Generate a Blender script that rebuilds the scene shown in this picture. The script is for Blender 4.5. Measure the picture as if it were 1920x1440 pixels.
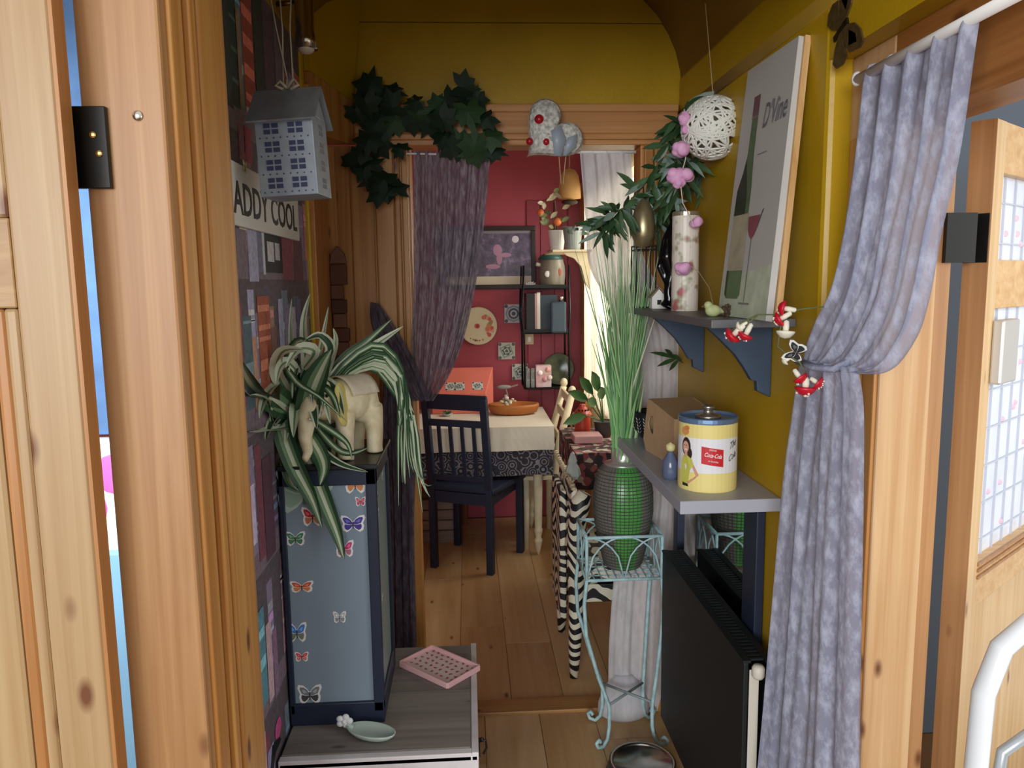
import bpy, bmesh, math, random
from mathutils import Vector, Matrix, Euler
random.seed(7)
S = bpy.context.scene
COL = S.collection
for o in list(bpy.data.objects): bpy.data.objects.remove(o)
pi = math.pi; R = math.radians
# ------------------------------------------------------------------ camera
FPX = 1442.0; PITCH = R(7.5); YAW = R(3.2); ROLL = 0.0133; CAMH = 1.5
_cy, _sy, _cp, _sp = math.cos(YAW), math.sin(YAW), math.cos(PITCH), math.sin(PITCH)
FW = Vector((_sy*_cp, _cy*_cp, -_sp)); _r = Vector((_cy, -_sy, 0)); _u = _r.cross(FW)
RT = _r*math.cos(ROLL) - _u*math.sin(ROLL); UP = _u*math.cos(ROLL) + _r*math.sin(ROLL)
cam = bpy.data.cameras.new('camera'); camo = bpy.data.objects.new('camera', cam); COL.objects.link(camo)
cam.sensor_width = 36; cam.lens = 36*FPX/1920; cam.clip_start = .02
mw = Matrix((RT, UP, -FW)).transposed().to_4x4(); mw.translation = (0, 0, CAMH)
camo.matrix_world = mw
S.camera = camo
def W(px, py, X=None, Y=None, Z=None):
    """photo pixel -> world point on the plane X=, Y= or Z="""
    d = FW + RT*((px-960)/FPX) + UP*((720-py)/FPX)
    if X is not None: t = X/d.x
    elif Y is not None: t = Y/d.y
    else: t = (Z-CAMH)/d.z
    return Vector((0, 0, CAMH)) + d*t
# ------------------------------------------------------------------ light
world = bpy.data.worlds.new('world'); S.world = world; world.use_nodes = True
world.node_tree.nodes['Background'].inputs[0].default_value = (1.0, .985, .96, 1)
world.node_tree.nodes['Background'].inputs[1].default_value = .62
S.view_settings.view_transform = 'Standard'; S.view_settings.look = 'None'
S.view_settings.gamma = 1; S.view_settings.use_curve_mapping = False
S.view_settings.exposure = 0.32
def area(name, loc, target, sx, sy, power, col=(1, 1, 1)):
    l = bpy.data.lights.new(name, 'AREA'); l.shape = 'RECTANGLE'; l.size = sx; l.size_y = sy
    l.energy = power; l.color = col
    o = bpy.data.objects.new(name, l); COL.objects.link(o); o.location = loc
    o.rotation_euler = (Vector(target)-Vector(loc)).to_track_quat('-Z', 'Y').to_euler()
    return o
area('room_window_light', (-1.5, -4.5, 1.9), (.2, 2, 1.1), 3.0, 2.0, 205, (.96, .98, 1))
area('dining_window_light', (1.7, 3.9, 1.9), (0, 3.9, .9), 1.3, 1.3, 135, (1, .96, .9))
area('side_room_light', (2.0, .35, 1.6), (.9, 1.3, 1.1), 1.0, 1.2, 10, (.93, .97, 1))
area('left_room_light', (-1.1, 1.75, 1.5), (-1.05, 3, 1.0), .5, 1.0, 12, (.93, .97, 1))
# ------------------------------------------------------------------ helpers
def lerp(a, b, t): return a+(b-a)*t
def hexc(h):
    h = h.lstrip('#'); c = [int(h[i:i+2], 16)/255 for i in (0, 2, 4)]
    return tuple(((x/12.92) if x <= .04045 else ((x+.055)/1.055)**2.4) for x in c)
class MB:
    def __init__(s): s.v = []; s.f = []; s.c = []; s.cur = None
    def _a(s, vs, fs, col=None):
        b = len(s.v); s.v += [Vector(p) for p in vs]
        for f in fs: s.f.append([b+i for i in f]); s.c.append(col if col is not None else s.cur)
        return s
    def box(s, x0, x1, y0, y1, z0, z1, col=None):
        return s._a([(x0,y0,z0),(x1,y0,z0),(x1,y1,z0),(x0,y1,z0),(x0,y0,z1),(x1,y0,z1),(x1,y1,z1),(x0,y1,z1)],
            [(0,3,2,1),(4,5,6,7),(0,1,5,4),(1,2,6,5),(2,3,7,6),(3,0,4,7)], col)
    def hexa(s, p, col=None):      # 8 free corners, order of box
        return s._a(p, [(0,3,2,1),(4,5,6,7),(0,1,5,4),(1,2,6,5),(2,3,7,6),(3,0,4,7)], col)
    def bar(s, a, b, w, h, up=(0,0,1), col=None, w2=None, h2=None):   # box bar from a to b
        a = Vector(a); b = Vector(b); d = (b-a).normalized(); up = Vector(up)
        if abs(d.dot(up)) > .98: up = Vector((0,1,0))
        r = d.cross(up).normalized(); u = r.cross(d)
        w2 = w if w2 is None else w2; h2 = h if h2 is None else h2
        p = []
        for q, ww, hh in ((a,w,h),(b,w2,h2)):
            p += [q-r*ww/2-u*hh/2, q+r*ww/2-u*hh/2, q+r*ww/2+u*hh/2, q-r*ww/2+u*hh/2]
        return s._a(p, [(0,3,2,1),(4,5,6,7),(0,1,5,4),(1,2,6,5),(2,3,7,6),(3,0,4,7)], col)
    def tube(s, path, r, n=8, col=None, closed=False, flat=1.0):
        path = [Vector(p) for p in path]; k = len(path)
        rs = r if isinstance(r, (list, tuple)) else [r]*k
        b = len(s.v); prev = None
        for i, p in enumerate(path):
            if closed: t = path[(i+1) % k]-path[i-1]
            else: t = path[min(i+1,k-1)]-path[max(i-1,0)]
            t.normalize() if t.length > 1e-9 else None
            if prev is None:
                a = Vector((0,0,1)) if abs(t.z) < .9 else Vector((1,0,0))
                nrm = t.cross(a).normalized()
            else:
                nrm = prev - t*prev.dot(t)
                nrm = nrm.normalized() if nrm.length > 1e-6 else prev
            prev = nrm; bi = t.cross(nrm)
            for j in range(n):
                an = 2*pi*j/n; s.v.append(p+nrm*math.cos(an)*rs[i]+bi*math.sin(an)*rs[i]*flat)
        m = k if closed else k-1
        for i in range(m):
            i2 = (i+1) % k
            for j in range(n):
                s.f.append([b+i*n+j, b+i*n+(j+1)%n, b+i2*n+(j+1)%n, b+i2*n+j]); s.c.append(col if col is not None else s.cur)
        if not closed:
            s.f.append([b+j for j in reversed(range(n))]); s.c.append(col if col is not None else s.cur)
            s.f.append([b+(k-1)*n+j for j in range(n)]); s.c.append(col if col is not None else s.cur)
        return s
    def lathe(s, prof, c=(0,0,0), n=24, col=None, sx=1, sy=1, cols=None):
        c = Vector(c); b = len(s.v); k = len(prof)
        for r, z in prof:
            for j in range(n):
                a = 2*pi*j/n; s.v.append(c+Vector((r*math.cos(a)*sx, r*math.sin(a)*sy, z)))
        for i in range(k-1):
            for j in range(n):
                s.f.append([b+i*n+j, b+i*n+(j+1)%n, b+(i+1)*n+(j+1)%n, b+(i+1)*n+j]); s.c.append(cols[i] if cols else (col if col is not None else s.cur))
        if prof[0][0] > 1e-6: s.f.append([b+j for j in reversed(range(n))]); s.c.append(cols[0] if cols else (col if col is not None else s.cur))
        if prof[-1][0] > 1e-6: s.f.append([b+(k-1)*n+j for j in range(n)]); s.c.append(cols[-1] if cols else (col if col is not None else s.cur))
        return s
    def sph(s, c, r, n=14, m=9, col=None):
        c = Vector(c); rx, ry, rz = r if isinstance(r, (list, tuple)) else (r, r, r)
        b = len(s.v)
        vs = [(0,0,-rz)]
        for i in range(1, m):
            a = -pi/2+pi*i/m
            for j in range(n):
                t = 2*pi*j/n; vs.append((rx*math.cos(a)*math.cos(t), ry*math.cos(a)*math.sin(t), rz*math.sin(a)))
        vs.append((0,0,rz)); fs = []
        for j in range(n): fs.append((0, 1+(j+1)%n, 1+j))
        for i in range(m-2):
            for j in range(n):
                p = 1+i*n; fs.append((p+j, p+(j+1)%n, p+n+(j+1)%n, p+n+j))
        p = 1+(m-2)*n
        for j in range(n): fs.append((p+j, p+(j+1)%n, p+n))
        return s._a([c+Vector(q) for q in vs], fs, col)
    def grid(s, fn, nu, nv, col=None, colfn=None):
        b = len(s.v)
        for i in range(nu+1):
            for j in range(nv+1): s.v.append(Vector(fn(i/nu, j/nv)))
        for i in range(nu):
            for j in range(nv):
                q = b+i*(nv+1)+j; s.f.append([q, q+nv+1, q+nv+2, q+1])
                s.c.append(colfn((i+.5)/nu, (j+.5)/nv) if colfn else (col if col is not None else s.cur))
        return s
    def prism(s, poly, o, ux, uy, th, col=None):   # poly in 2D, extruded by th along ux x uy
        o = Vector(o); ux = Vector(ux); uy = Vector(uy); nn = ux.cross(uy).normalized()
        k = len(poly); a = [o+ux*p[0]+uy*p[1] for p in poly]; bb = [p+nn*th for p in a]
        return s._a(a+bb, [tuple(reversed(range(k))), tuple(range(k, 2*k))]+[(i, (i+1)%k, k+(i+1)%k, k+i) for i in range(k)], col)
    def poly(s, pts, col=None): return s._a(pts, [tuple(range(len(pts)))], col)
    def xf(s, m, start=0):
        for i in range(start, len(s.v)): s.v[i] = m @ s.v[i]
        return s
    def add(s, o): return s._a(o.v, o.f) if not o.c else s._merge(o)
    def _merge(s, o):
        b = len(s.v); s.v += [v.copy() for v in o.v]; s.f += [[b+i for i in f] for f in o.f]; s.c += o.c; return s
ORG = {}
def mk(name, mb, mat, parent=None, smooth=False, bevel=0, kind=None, solid=0, sub=0, origin=None, recalc=True):
    if parent is not None: org = ORG[parent]
    elif origin is not None: org = Vector(origin)
    else:
        xs = [v.x for v in mb.v]; ys = [v.y for v in mb.v]; zs = [v.z for v in mb.v]
        org = Vector(((min(xs)+max(xs))/2, (min(ys)+max(ys))/2, min(zs)))
    me = bpy.data.meshes.new(name)
    me.from_pydata([v-org for v in mb.v], [], mb.f)
    if any(c is not None for c in mb.c):
        at = me.color_attributes.new('Col', 'FLOAT_COLOR', 'CORNER'); li = 0
        for f, c in zip(mb.f, mb.c):
            c = c or (.5, .5, .5)
            for _ in f: at.data[li].color = (c[0], c[1], c[2], 1); li += 1
    if recalc:
        bm = bmesh.new(); bm.from_mesh(me); bmesh.ops.recalc_face_normals(bm, faces=bm.faces); bm.to_mesh(me); bm.free()
    if smooth:
        for p in me.polygons: p.use_smooth = True
    me.materials.append(mat)
    o = bpy.data.objects.new(name, me); COL.objects.link(o)
    if parent is not None: o.parent = parent
    else: o.location = org
    ORG[o] = org
    if solid:
        md = o.modifiers.new('solid', 'SOLIDIFY'); md.thickness = solid; md.offset = 0
    if bevel:
        md = o.modifiers.new('bevel', 'BEVEL'); md.width = bevel; md.segments = 2; md.limit_method = 'ANGLE'; md.angle_limit = R(40)
        md.harden_normals = False
    if sub:
        md = o.modifiers.new('sub', 'SUBSURF'); md.levels = sub; md.render_levels = sub
    if kind: o['kind'] = kind
    return o
def tag(o, label, cat, group=None):
    o['label'] = label; o['category'] = cat
    if group: o['group'] = group
    return o
def thing(name, label, cat, loc, group=None):
    o = bpy.data.objects.new(name, None); COL.objects.link(o); o.location = loc; o.empty_display_size = .05
    ORG[o] = Vector(loc); return tag(o, label, cat, group)
def struct(name, mb, mat, label=None, **k):
    o = mk(name, mb, mat, kind='structure', **k)
    o['label'] = label or name.replace('_', ' '); o['category'] = name.split('_')[0]
    return o
def copy_tree(o, parent=None, dloc=None, label=None, group=None):
    c = o.copy(); COL.objects.link(c); c.parent = parent
    if dloc is not None: c.location = o.location+Vector(dloc)
    if label: c['label'] = label
    if group: c['group'] = group
    for ch in list(o.children): copy_tree(ch, c)
    return c
def text_mb(txt, size, o, ux, uy, th=.001, shear=0, col=None, align='LEFT', warp=None, sx=1.0, bold=0):
    cu = bpy.data.curves.new('t', 'FONT'); cu.body = txt; cu.size = size; cu.extrude = th/2; cu.shear = shear; cu.align_x = align
    cu.offset = bold; cu.resolution_u = 3
    ob = bpy.data.objects.new('t', cu); COL.objects.link(ob)
    me = bpy.data.meshes.new_from_object(ob.evaluated_get(bpy.context.evaluated_depsgraph_get()))
    mb = MB(); ux = Vector(ux); uy = Vector(uy); n = ux.cross(uy); o = Vector(o)
    vs = []
    for v in me.vertices:
        c = v.co
        vs.append(warp(c.x*sx, c.y, c.z) if warp else o+ux*c.x*sx+uy*c.y+n*c.z)
    mb._a(vs, [tuple(p.vertices) for p in me.polygons], col)
    bpy.data.objects.remove(ob); bpy.data.curves.remove(cu); bpy.data.meshes.remove(me)
    return mb
# ------------------------------------------------------------------ materials
MATS = {}
def nmat(name):
    m = bpy.data.materials.new(name); m.use_nodes = True; nt = m.node_tree
    return m, nt, nt.nodes, nt.links, nt.nodes['Principled BSDF']
def mat(name, col, rough=.6, metal=0, noise=0, nscale=30, bump=0, bscale=200, spec=.5, col2=None, trans=0, ior=1.45, alpha=1, emit=0, stretch=None, coat=0):
    if name in MATS: return MATS[name]
    m, nt, N, L, b = nmat(name)
    col = hexc(col) if isinstance(col, str) else col
    b.inputs['Base Color'].default_value = (*col, 1); b.inputs['Roughness'].default_value = rough
    b.inputs['Metallic'].default_value = metal; b.inputs['Specular IOR Level'].default_value = spec
    b.inputs['Transmission Weight'].default_value = trans; b.inputs['IOR'].default_value = ior
    b.inputs['Alpha'].default_value = alpha; b.inputs['Coat Weight'].default_value = coat
    if emit: b.inputs['Emission Color'].default_value = (*col, 1); b.inputs['Emission Strength'].default_value = emit
    tc = None
    if noise or col2 is not None or bump:
        tc = N.new('ShaderNodeTexCoord'); vec = tc.outputs['Object']
        if stretch:
            mp = N.new('ShaderNodeMapping'); mp.inputs['Scale'].default_value = stretch; L.new(vec, mp.inputs[0]); vec = mp.outputs[0]
    if noise or col2 is not None:
        nz = N.new('ShaderNodeTexNoise'); nz.inputs['Scale'].default_value = nscale; nz.inputs['Detail'].default_value = 4
        L.new(vec, nz.inputs['Vector'])
        rp = N.new('ShaderNodeValToRGB'); e = rp.color_ramp.elements
        c2 = (hexc(col2) if isinstance(col2, str) else col2) if col2 is not None else tuple(max(0, x*(1-noise)) for x in col)
        e[0].position = .35; e[1].position = .65; e[0].color = (*c2, 1); e[1].color = (*col, 1)
        L.new(nz.outputs[0], rp.inputs[0]); L.new(rp.outputs[0], b.inputs['Base Color'])
    if bump:
        nb = N.new('ShaderNodeTexNoise'); nb.inputs['Scale'].default_value = bscale; nb.inputs['Detail'].default_value = 3
        L.new(vec, nb.inputs['Vector'])
        bp = N.new('ShaderNodeBump'); bp.inputs['Strength'].default_value = bump; bp.inputs['Distance'].default_value = .004
        L.new(nb.outputs[0], bp.inputs['Height']); L.new(bp.outputs[0], b.inputs['Normal'])
    MATS[name] = m; return m
def vcol(name, rough=.6, noise=0, spec=.4, nscale=60, bump=0, metal=0):
    """printed colours read from the 'Col' attribute"""
    if name in MATS: return MATS[name]
    m, nt, N, L, b = nmat(name)
    at = N.new('ShaderNodeAttribute'); at.attribute_name = 'Col'; out = at.outputs['Color']
    b.inputs['Metallic'].default_value = metal
    if noise:
        tc = N.new('ShaderNodeTexCoord'); nz = N.new('ShaderNodeTexNoise'); nz.inputs['Scale'].default_value = nscale; nz.inputs['Detail'].default_value = 5
        L.new(tc.outputs['Object'], nz.inputs['Vector'])
        mx = N.new('ShaderNodeMix'); mx.data_type = 'RGBA'; mx.blend_type = 'MULTIPLY'; mx.inputs[0].default_value = noise
        mr = N.new('ShaderNodeMapRange'); mr.inputs[1].default_value = .3; mr.inputs[2].default_value = .7
        L.new(nz.outputs[0], mr.inputs[0]); L.new(out, mx.inputs[6]); L.new(mr.outputs[0], mx.inputs[7]); out = mx.outputs[2]
    L.new(out, b.inputs['Base Color']); b.inputs['Roughness'].default_value = rough; b.inputs['Specular IOR Level'].default_value = spec
    MATS[name] = m; return m
def pine(name, c1='#dcb987', c2='#c0905a', axis=2, rough=.42, knots=True, scale=1.0, knotc='#6b3f22', across=55):
    if name in MATS: return MATS[name]
    m, nt, N, L, b = nmat(name)
    tc = N.new('ShaderNodeTexCoord'); oi = N.new('ShaderNodeObjectInfo')
    ad = N.new('ShaderNodeVectorMath'); ad.operation = 'ADD'
    cm = N.new('ShaderNodeVectorMath'); cm.operation = 'SCALE'; cm.inputs[3].default_value = 7.3
    cx = N.new('ShaderNodeCombineXYZ'); L.new(oi.outputs['Random'], cx.inputs[0]); L.new(oi.outputs['Random'], cx.inputs[1]); L.new(oi.outputs['Random'], cx.inputs[2])
    L.new(cx.outputs[0], cm.inputs[0]); L.new(tc.outputs['Object'], ad.inputs[0]); L.new(cm.outputs[0], ad.inputs[1])
    mp = N.new('ShaderNodeMapping'); sc = [across*scale]*3; sc[axis] = 1.3*scale; mp.inputs['Scale'].default_value = sc
    L.new(ad.outputs[0], mp.inputs[0])
    nz = N.new('ShaderNodeTexNoise'); nz.inputs['Scale'].default_value = 1; nz.inputs['Detail'].default_value = 5; nz.inputs['Roughness'].default_value = .6; nz.inputs['Distortion'].default_value = .6
    L.new(mp.outputs[0], nz.inputs['Vector'])
    rp = N.new('ShaderNodeValToRGB'); e = rp.color_ramp.elements
    e[0].position = .3; e[0].color = (*hexc(c2), 1); e[1].position = .68; e[1].color = (*hexc(c1), 1)
    L.new(nz.outputs[0], rp.inputs[0]); out = rp.outputs[0]
    if knots:
        mk2 = N.new('ShaderNodeMapping'); ks = [12*scale]*3; ks[axis] = 5.2*scale; mk2.inputs['Scale'].default_value = ks
        L.new(ad.outputs[0], mk2.inputs[0])
        vo = N.new('ShaderNodeTexVoronoi'); vo.inputs['Scale'].default_value = 1; L.new(mk2.outputs[0], vo.inputs['Vector'])
        kr = N.new('ShaderNodeValToRGB'); ke = kr.color_ramp.elements
        ke[0].position = .05; ke[0].color = (1,1,1,1); ke[1].position = .13; ke[1].color = (0,0,0,1)
        L.new(vo.outputs['Distance'], kr.inputs[0])
        mx = N.new('ShaderNodeMix'); mx.data_type = 'RGBA'; L.new(kr.outputs[0], mx.inputs[0])
        L.new(out, mx.inputs[6]); mx.inputs[7].default_value = (*hexc(knotc), 1); out = mx.outputs[2]
    L.new(out, b.inputs['Base Color']); b.inputs['Roughness'].default_value = rough; b.inputs['Specular IOR Level'].default_value = .45
    bp = N.new('ShaderNodeBump'); bp.inputs['Strength'].default_value = .12; bp.inputs['Distance'].default_value = .002
    L.new(nz.outputs[0], bp.inputs['Height']); L.new(bp.outputs[0], b.inputs['Normal'])
    MATS[name] = m; return m
def sheer(name, c1, c2, opacity=.7, scale=(14, 14, 5), pscale=6.0, thr=(.45, .6), transl=.35, op2=None):
    """thin voile: part see-through, patterned weave"""
    m, nt, N, L, b = nmat(name)
    N.remove(b); out = N['Material Output']
    tc = N.new('ShaderNodeTexCoord'); mp = N.new('ShaderNodeMapping'); mp.inputs['Scale'].default_value = scale
    L.new(tc.outputs['Object'], mp.inputs[0])
    nz = N.new('ShaderNodeTexNoise'); nz.inputs['Scale'].default_value = pscale; nz.inputs['Detail'].default_value = 6; nz.inputs['Roughness'].default_value = .65
    L.new(mp.outputs[0], nz.inputs['Vector'])
    rp = N.new('ShaderNodeValToRGB'); e = rp.color_ramp.elements
    e[0].position = thr[0]; e[1].position = thr[1]; e[0].color = (*hexc(c1), 1); e[1].color = (*hexc(c2), 1)
    L.new(nz.outputs[0], rp.inputs[0])
    df = N.new('ShaderNodeBsdfDiffuse'); tl = N.new('ShaderNodeBsdfTranslucent'); tr = N.new('ShaderNodeBsdfTransparent')
    L.new(rp.outputs[0], df.inputs[0]); L.new(rp.outputs[0], tl.inputs[0])
    m1 = N.new('ShaderNodeMixShader'); m1.inputs[0].default_value = transl; L.new(df.outputs[0], m1.inputs[1]); L.new(tl.outputs[0], m1.inputs[2])
    m2 = N.new('ShaderNodeMixShader'); L.new(tr.outputs[0], m2.inputs[1]); L.new(m1.outputs[0], m2.inputs[2])
    mr = N.new('ShaderNodeMapRange'); mr.inputs[1].default_value = thr[0]; mr.inputs[2].default_value = thr[1]
    mr.inputs[3].default_value = opacity; mr.inputs[4].default_value = op2 if op2 else min(1, opacity+.2)
    L.new(nz.outputs[0], mr.inputs[0]); L.new(mr.outputs[0], m2.inputs[0]); L.new(m2.outputs[0], out.inputs[0])
    MATS[name] = m; return m
def clear_glass(name):
    m, nt, N, L, b = nmat(name); N.remove(b)
    tr = N.new('ShaderNodeBsdfTransparent'); gl = N.new('ShaderNodeBsdfGlossy'); gl.inputs['Roughness'].default_value = .03
    mx = N.new('ShaderNodeMixShader'); mx.inputs[0].default_value = .06; L.new(tr.outputs[0], mx.inputs[1]); L.new(gl.outputs[0], mx.inputs[2]); L.new(mx.outputs[0], N['Material Output'].inputs[0])
    MATS[name] = m; return m
YEL = mat('yellow_gloss_paint', '#bd9716', .38, noise=.12, nscale=6, bump=.15, bscale=60)
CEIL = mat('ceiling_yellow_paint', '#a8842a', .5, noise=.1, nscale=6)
PINE = pine('pine_upright', '#b0865a', '#94663c')
PINED = pine('pine_upright_amber', '#c6924f', '#a86c30')
PINEH = pine('pine_across', '#cf9a5e', '#ac7038', axis=0)
PINEY = pine('pine_along', '#cf9a5e', '#ac7038', axis=1)
RED = mat('red_paint', '#b4505e', .6, noise=.06, nscale=4)
REDD = mat('maroon_boards', '#983e4c', .55, noise=.1, nscale=5)
BLACK = mat('black_paint', '#15181c', .4)
NAVY = mat('navy_paint', '#222c40', .42, noise=.15, nscale=25)
WHITE = mat('white_paint', '#e6e4de', .45)
CREAM = mat('cream_paint', '#e3d7b4', .45, noise=.08, nscale=20)
CHROME = mat('chrome', '#d8d6d0', .18, 1)
IRON = mat('black_iron', '#101113', .35, .3)
PRINT = vcol('printed_colours', .5)
PRINTM = vcol('printed_paper', .65, noise=.35, nscale=90)
# ------------------------------------------------------------------ structure
XL, XR, YE = -.45, .686, 2.52
# floor
FB = mat('floor_base', '#6b4a2a', .8)
struct('floor', MB().box(-1.4, 2.2, -2.6, 4.95, -.05, -.004), FB, 'laminate floor running from the corridor into the dining room')
floor = bpy.data.objects['floor']; ORG[floor] = Vector(floor.location)
FPL = [pine('laminate_%d' % i, a, b_, axis=1, rough=.33, knots=True, across=22, knotc='#6e4a28') for i, (a, b_) in enumerate((('#cfae80', '#bb9462'), ('#c5a273', '#b18856'), ('#d4b68c', '#c09c6a')))]
pw = .19
def planks(x0, x1, y0, y1, seed):
    rnd = random.Random(seed); x = x0; i = 0
    while x < x1-.01:
        xe = min(x+pw, x1); y = y0-rnd.random()*.9
        while y < y1:
            ye = y+1.28
            a, b_ = max(y, y0), min(ye, y1)
            if b_-a > .02: mk('floor_plank', MB().box(x+.0008, xe-.0008, a+.0008, b_-.0008, -.004, 0), FPL[rnd.randrange(3)], floor, bevel=.001)
            y = ye
        x = xe
planks(-.35, .82, 1.3, 2.52, 3)
planks(-1.2, .74, 2.60, 4.80, 5)
struct('trim_1', MB().box(-.45, .68, 2.515, 2.60, -.004, .012), pine('threshold_pine', '#b98c52', '#96693a', axis=0), 'pine threshold board across the dining doorway', bevel=.004)
# left wall with bookshelf print
wl = struct('wall_left', MB().box(-.50, XL, 1.17, YE, 0, 2.16), YEL, 'left corridor wall with bookshelf wallpaper')
# coved yellow ceiling: profile swept along Y
prof = [(XL, 2.15)] + [(XL+.44*(1-math.cos(R(a))), 2.16+.3*math.sin(R(a))) for a in range(0, 91, 10)]
prof += [(.70-.36*(1-math.cos(R(a))), 2.1+.36*math.sin(R(a))) for a in range(90, -1, -10)] + [(XR, 2.0)]
c = MB()
yy = [.98, YE]
vs = [(x, y, z) for y in yy for x, z in prof]; k = len(prof)
c._a(vs, [(i, i+1, k+i+1, k+i) for i in range(k-1)])
struct('ceiling', c, CEIL, 'coved yellow corridor ceiling', smooth=True, solid=.01)
# right wall
struct('wall_right', MB().box(XR, .80, 1.47, YE, 0, 2.14), YEL, 'yellow right corridor wall', bevel=.012)
struct('trim_2', MB().box(XR, .80, .55, 1.47, 1.907, 2.14), YEL, 'yellow lowered beam over the curtained side opening')
# end wall, yellow above the pine lintel
e = MB()
e.box(-.50, .80, YE, YE+.08, 2.055, 2.302); e.box(-.50, .80, YE-.004, YE+.08, 2.304, 2.55)
struct('wall_back', e, YEL, 'yellow end wall above the dining doorway')
struct('trim_3', MB().box(.60, .80, YE, YE+.08, 0, 2.055), YEL, 'yellow end wall beside the dining doorway')
# pine cladding and casing around dining doorway
DX0, DX1, DZ = -.172, .56, 1.925
t = struct('trim_4', MB().box(-.45, -.285, YE-.012, YE+.08, 0, 1.93), PINED, 'pine boarding left of the dining doorway'); ORG[t] = Vector(t.location)
for x0, x1, d in ((-.45, -.405, .022), (-.402, -.365, .014), (-.362, -.29, .02)):
    mk('board', MB().box(x0, x1, YE-d, YE-.012, 0, 1.93), PINED, t, bevel=.004)
t = struct('trim_5', MB().box(-.285, DX0, YE-.02, YE+.08, 0, 1.93), PINED, 'pine door casing left of the dining doorway', bevel=.004); ORG[t] = Vector(t.location)
for x0, x1, d in ((-.283, -.225, .03), (-.222, -.205, .038), (-.200, -.180, .033)):
    mk('moulding', MB().box(x0, x1, YE-d, YE-.02, 0, 1.93), PINED, t, bevel=.004)
t = struct('trim_6', MB().box(DX1, .68, YE-.02, YE+.08, 0, 1.93), PINED, 'pine door casing right of the dining doorway', bevel=.004); ORG[t] = Vector(t.location)
for x0, x1, d in ((.57, .60, .035), (.605, .66, .028)): mk('moulding', MB().box(x0, x1, YE-d, YE-.02, 0, 1.93), PINED, t, bevel=.004)
t = struct('trim_7', MB().box(-.34, .68, YE-.022, YE+.08, 1.93, 2.055), PINEH, 'pine lintel over the dining doorway', bevel=.004); ORG[t] = Vector(t.location)
mk('moulding', MB().box(-.34, .68, YE-.036, YE-.022, 1.945, 1.965), PINEH, t, bevel=.005)
mk('moulding', MB().box(-.34, .68, YE-.03, YE-.022, 2.03, 2.055), PINEH, t, bevel=.004)
# pine upright and boxed corner on the left wall by the doorway
struct('trim_8', MB().box(XL, -.432, 2.27, 2.497, 0, 2.06), pine('pine_corner_board', '#d69a58', '#bb7a3a'), 'pine upright at the end of the bookshelf wall', bevel=.003)
q = MB()
q.hexa([(-.449,2.30,1.932),(-.430,2.30,1.932),(-.34,2.497,1.932),(-.449,2.497,1.932),(-.449,2.30,2.10),(-.430,2.30,2.10),(-.34,2.497,2.06),(-.449,2.497,2.06)])
u = MB().hexa([(-.449,2.30,2.102),(-.431,2.30,2.102),(-.341,2.497,2.062),(-.449,2.497,2.062),(-.449,2.30,2.3),(-.431,2.30,2.3),(-.30,2.497,2.4),(-.449,2.497,2.4)])
struct('trim_15', u, YEL, 'yellow boxed corner above the pine')
struct('trim_9', q, PINED, 'boxed pine corner under the ceiling by the doorway')
# near left doorpost
q = MB().box(-.431, -.338, .925, .97, 0, 2.3); q.box(-.42, -.338, .97, 1.172, 0, 2.3)
t = struct('trim_10', q, PINE, 'pine doorpost left of the camera side doorway', bevel=.004); ORG[t] = Vector(t.location)
for y0, y1, d in ((.945, .985, .006), (1.0, 1.02, .010), (1.032, 1.046, .010), (1.06, 1.15, .004)):
    mk('moulding', MB().box(-.339, -.338+d, y0, y1, 0, 2.3), PINED, t, bevel=.003)
struct('trim_11', MB().box(-.50, -.405, 1.10, 1.185, 0, 2.3), PINED, 'pine edge joining doorpost and corridor wall')
struct('wall_near', MB().box(-1.6, .73, .99, 1.15, 2.06, 2.55), YEL, 'unseen yellow wall above the camera side doorway, added to shade the end wall')  # out of view; added to keep light off the upper end wall
# right side opening
JX = W(1745, 720, Y=1.32).x; JX2 = W(1770, 720, Y=1.345).x
t = struct('trim_12', MB().box(.73, JX, 1.32, 1.47, 0, 1.907), pine('pine_pale_jamb', '#cfaa7e', '#ba8c5c'), 'pale pine jamb behind the grey curtain', bevel=.004); ORG[t] = Vector(t.location)
for y0, y1, d in ((1.325, 1.365, .008), (1.372, 1.40, .014), (1.408, 1.455, .007)):
    mk('moulding', MB().box(.73-d, .73, y0, y1, 0, 1.757), PINED, t, bevel=.003)
mk('door_stop', MB().box(JX, JX2, 1.345, 1.47, 0, 1.79), pine('pine_shade_stop', '#b98a5c', '#9d6f44'), t, bevel=.002)  # shade of the recessed stop is put into a darker pine
struct('trim_13', MB().box(.73, JX, .45, 1.32, 1.757, 1.907), pine('pine_header', '#a9713c', '#8a5526', axis=1), 'pine header over the right side opening', bevel=.003)  # header lies in shade; that shade is put into the pine colour
# rooms beyond: slate wall past the right door, left room, dining room shell
struct('wall_side', MB().box(1.0, 2.6, 2.3, 2.34, 0, 2.4), mat('slate_paint', '#5b6470', .7), 'slate grey wall of the room beyond the right door')
struct('wall_dining_back', MB().box(-1.3, .86, 4.82, 4.88, 0, 2.5), RED, 'red painted back wall of the dining room')
wd = bpy.data.objects['wall_dining_back']; ORG[wd] = Vector(wd.location)
x = .37
for w_ in (.085, .085, .085, .085):
    mk('wall_board', MB().box(x+.002, x+w_-.002, 4.808, 4.82, 0, 2.0), REDD, wd, bevel=.003); x += w_
struct('wall_dining_left', MB().box(-1.3, -1.24, 2.6, 4.82, 0, 2.5), RED, 'red left wall of the dining room')
struct('ceiling_dining', MB().box(-1.3, .86, 2.6, 4.88, 2.5, 2.55), WHITE, 'white dining room ceiling')
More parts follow.
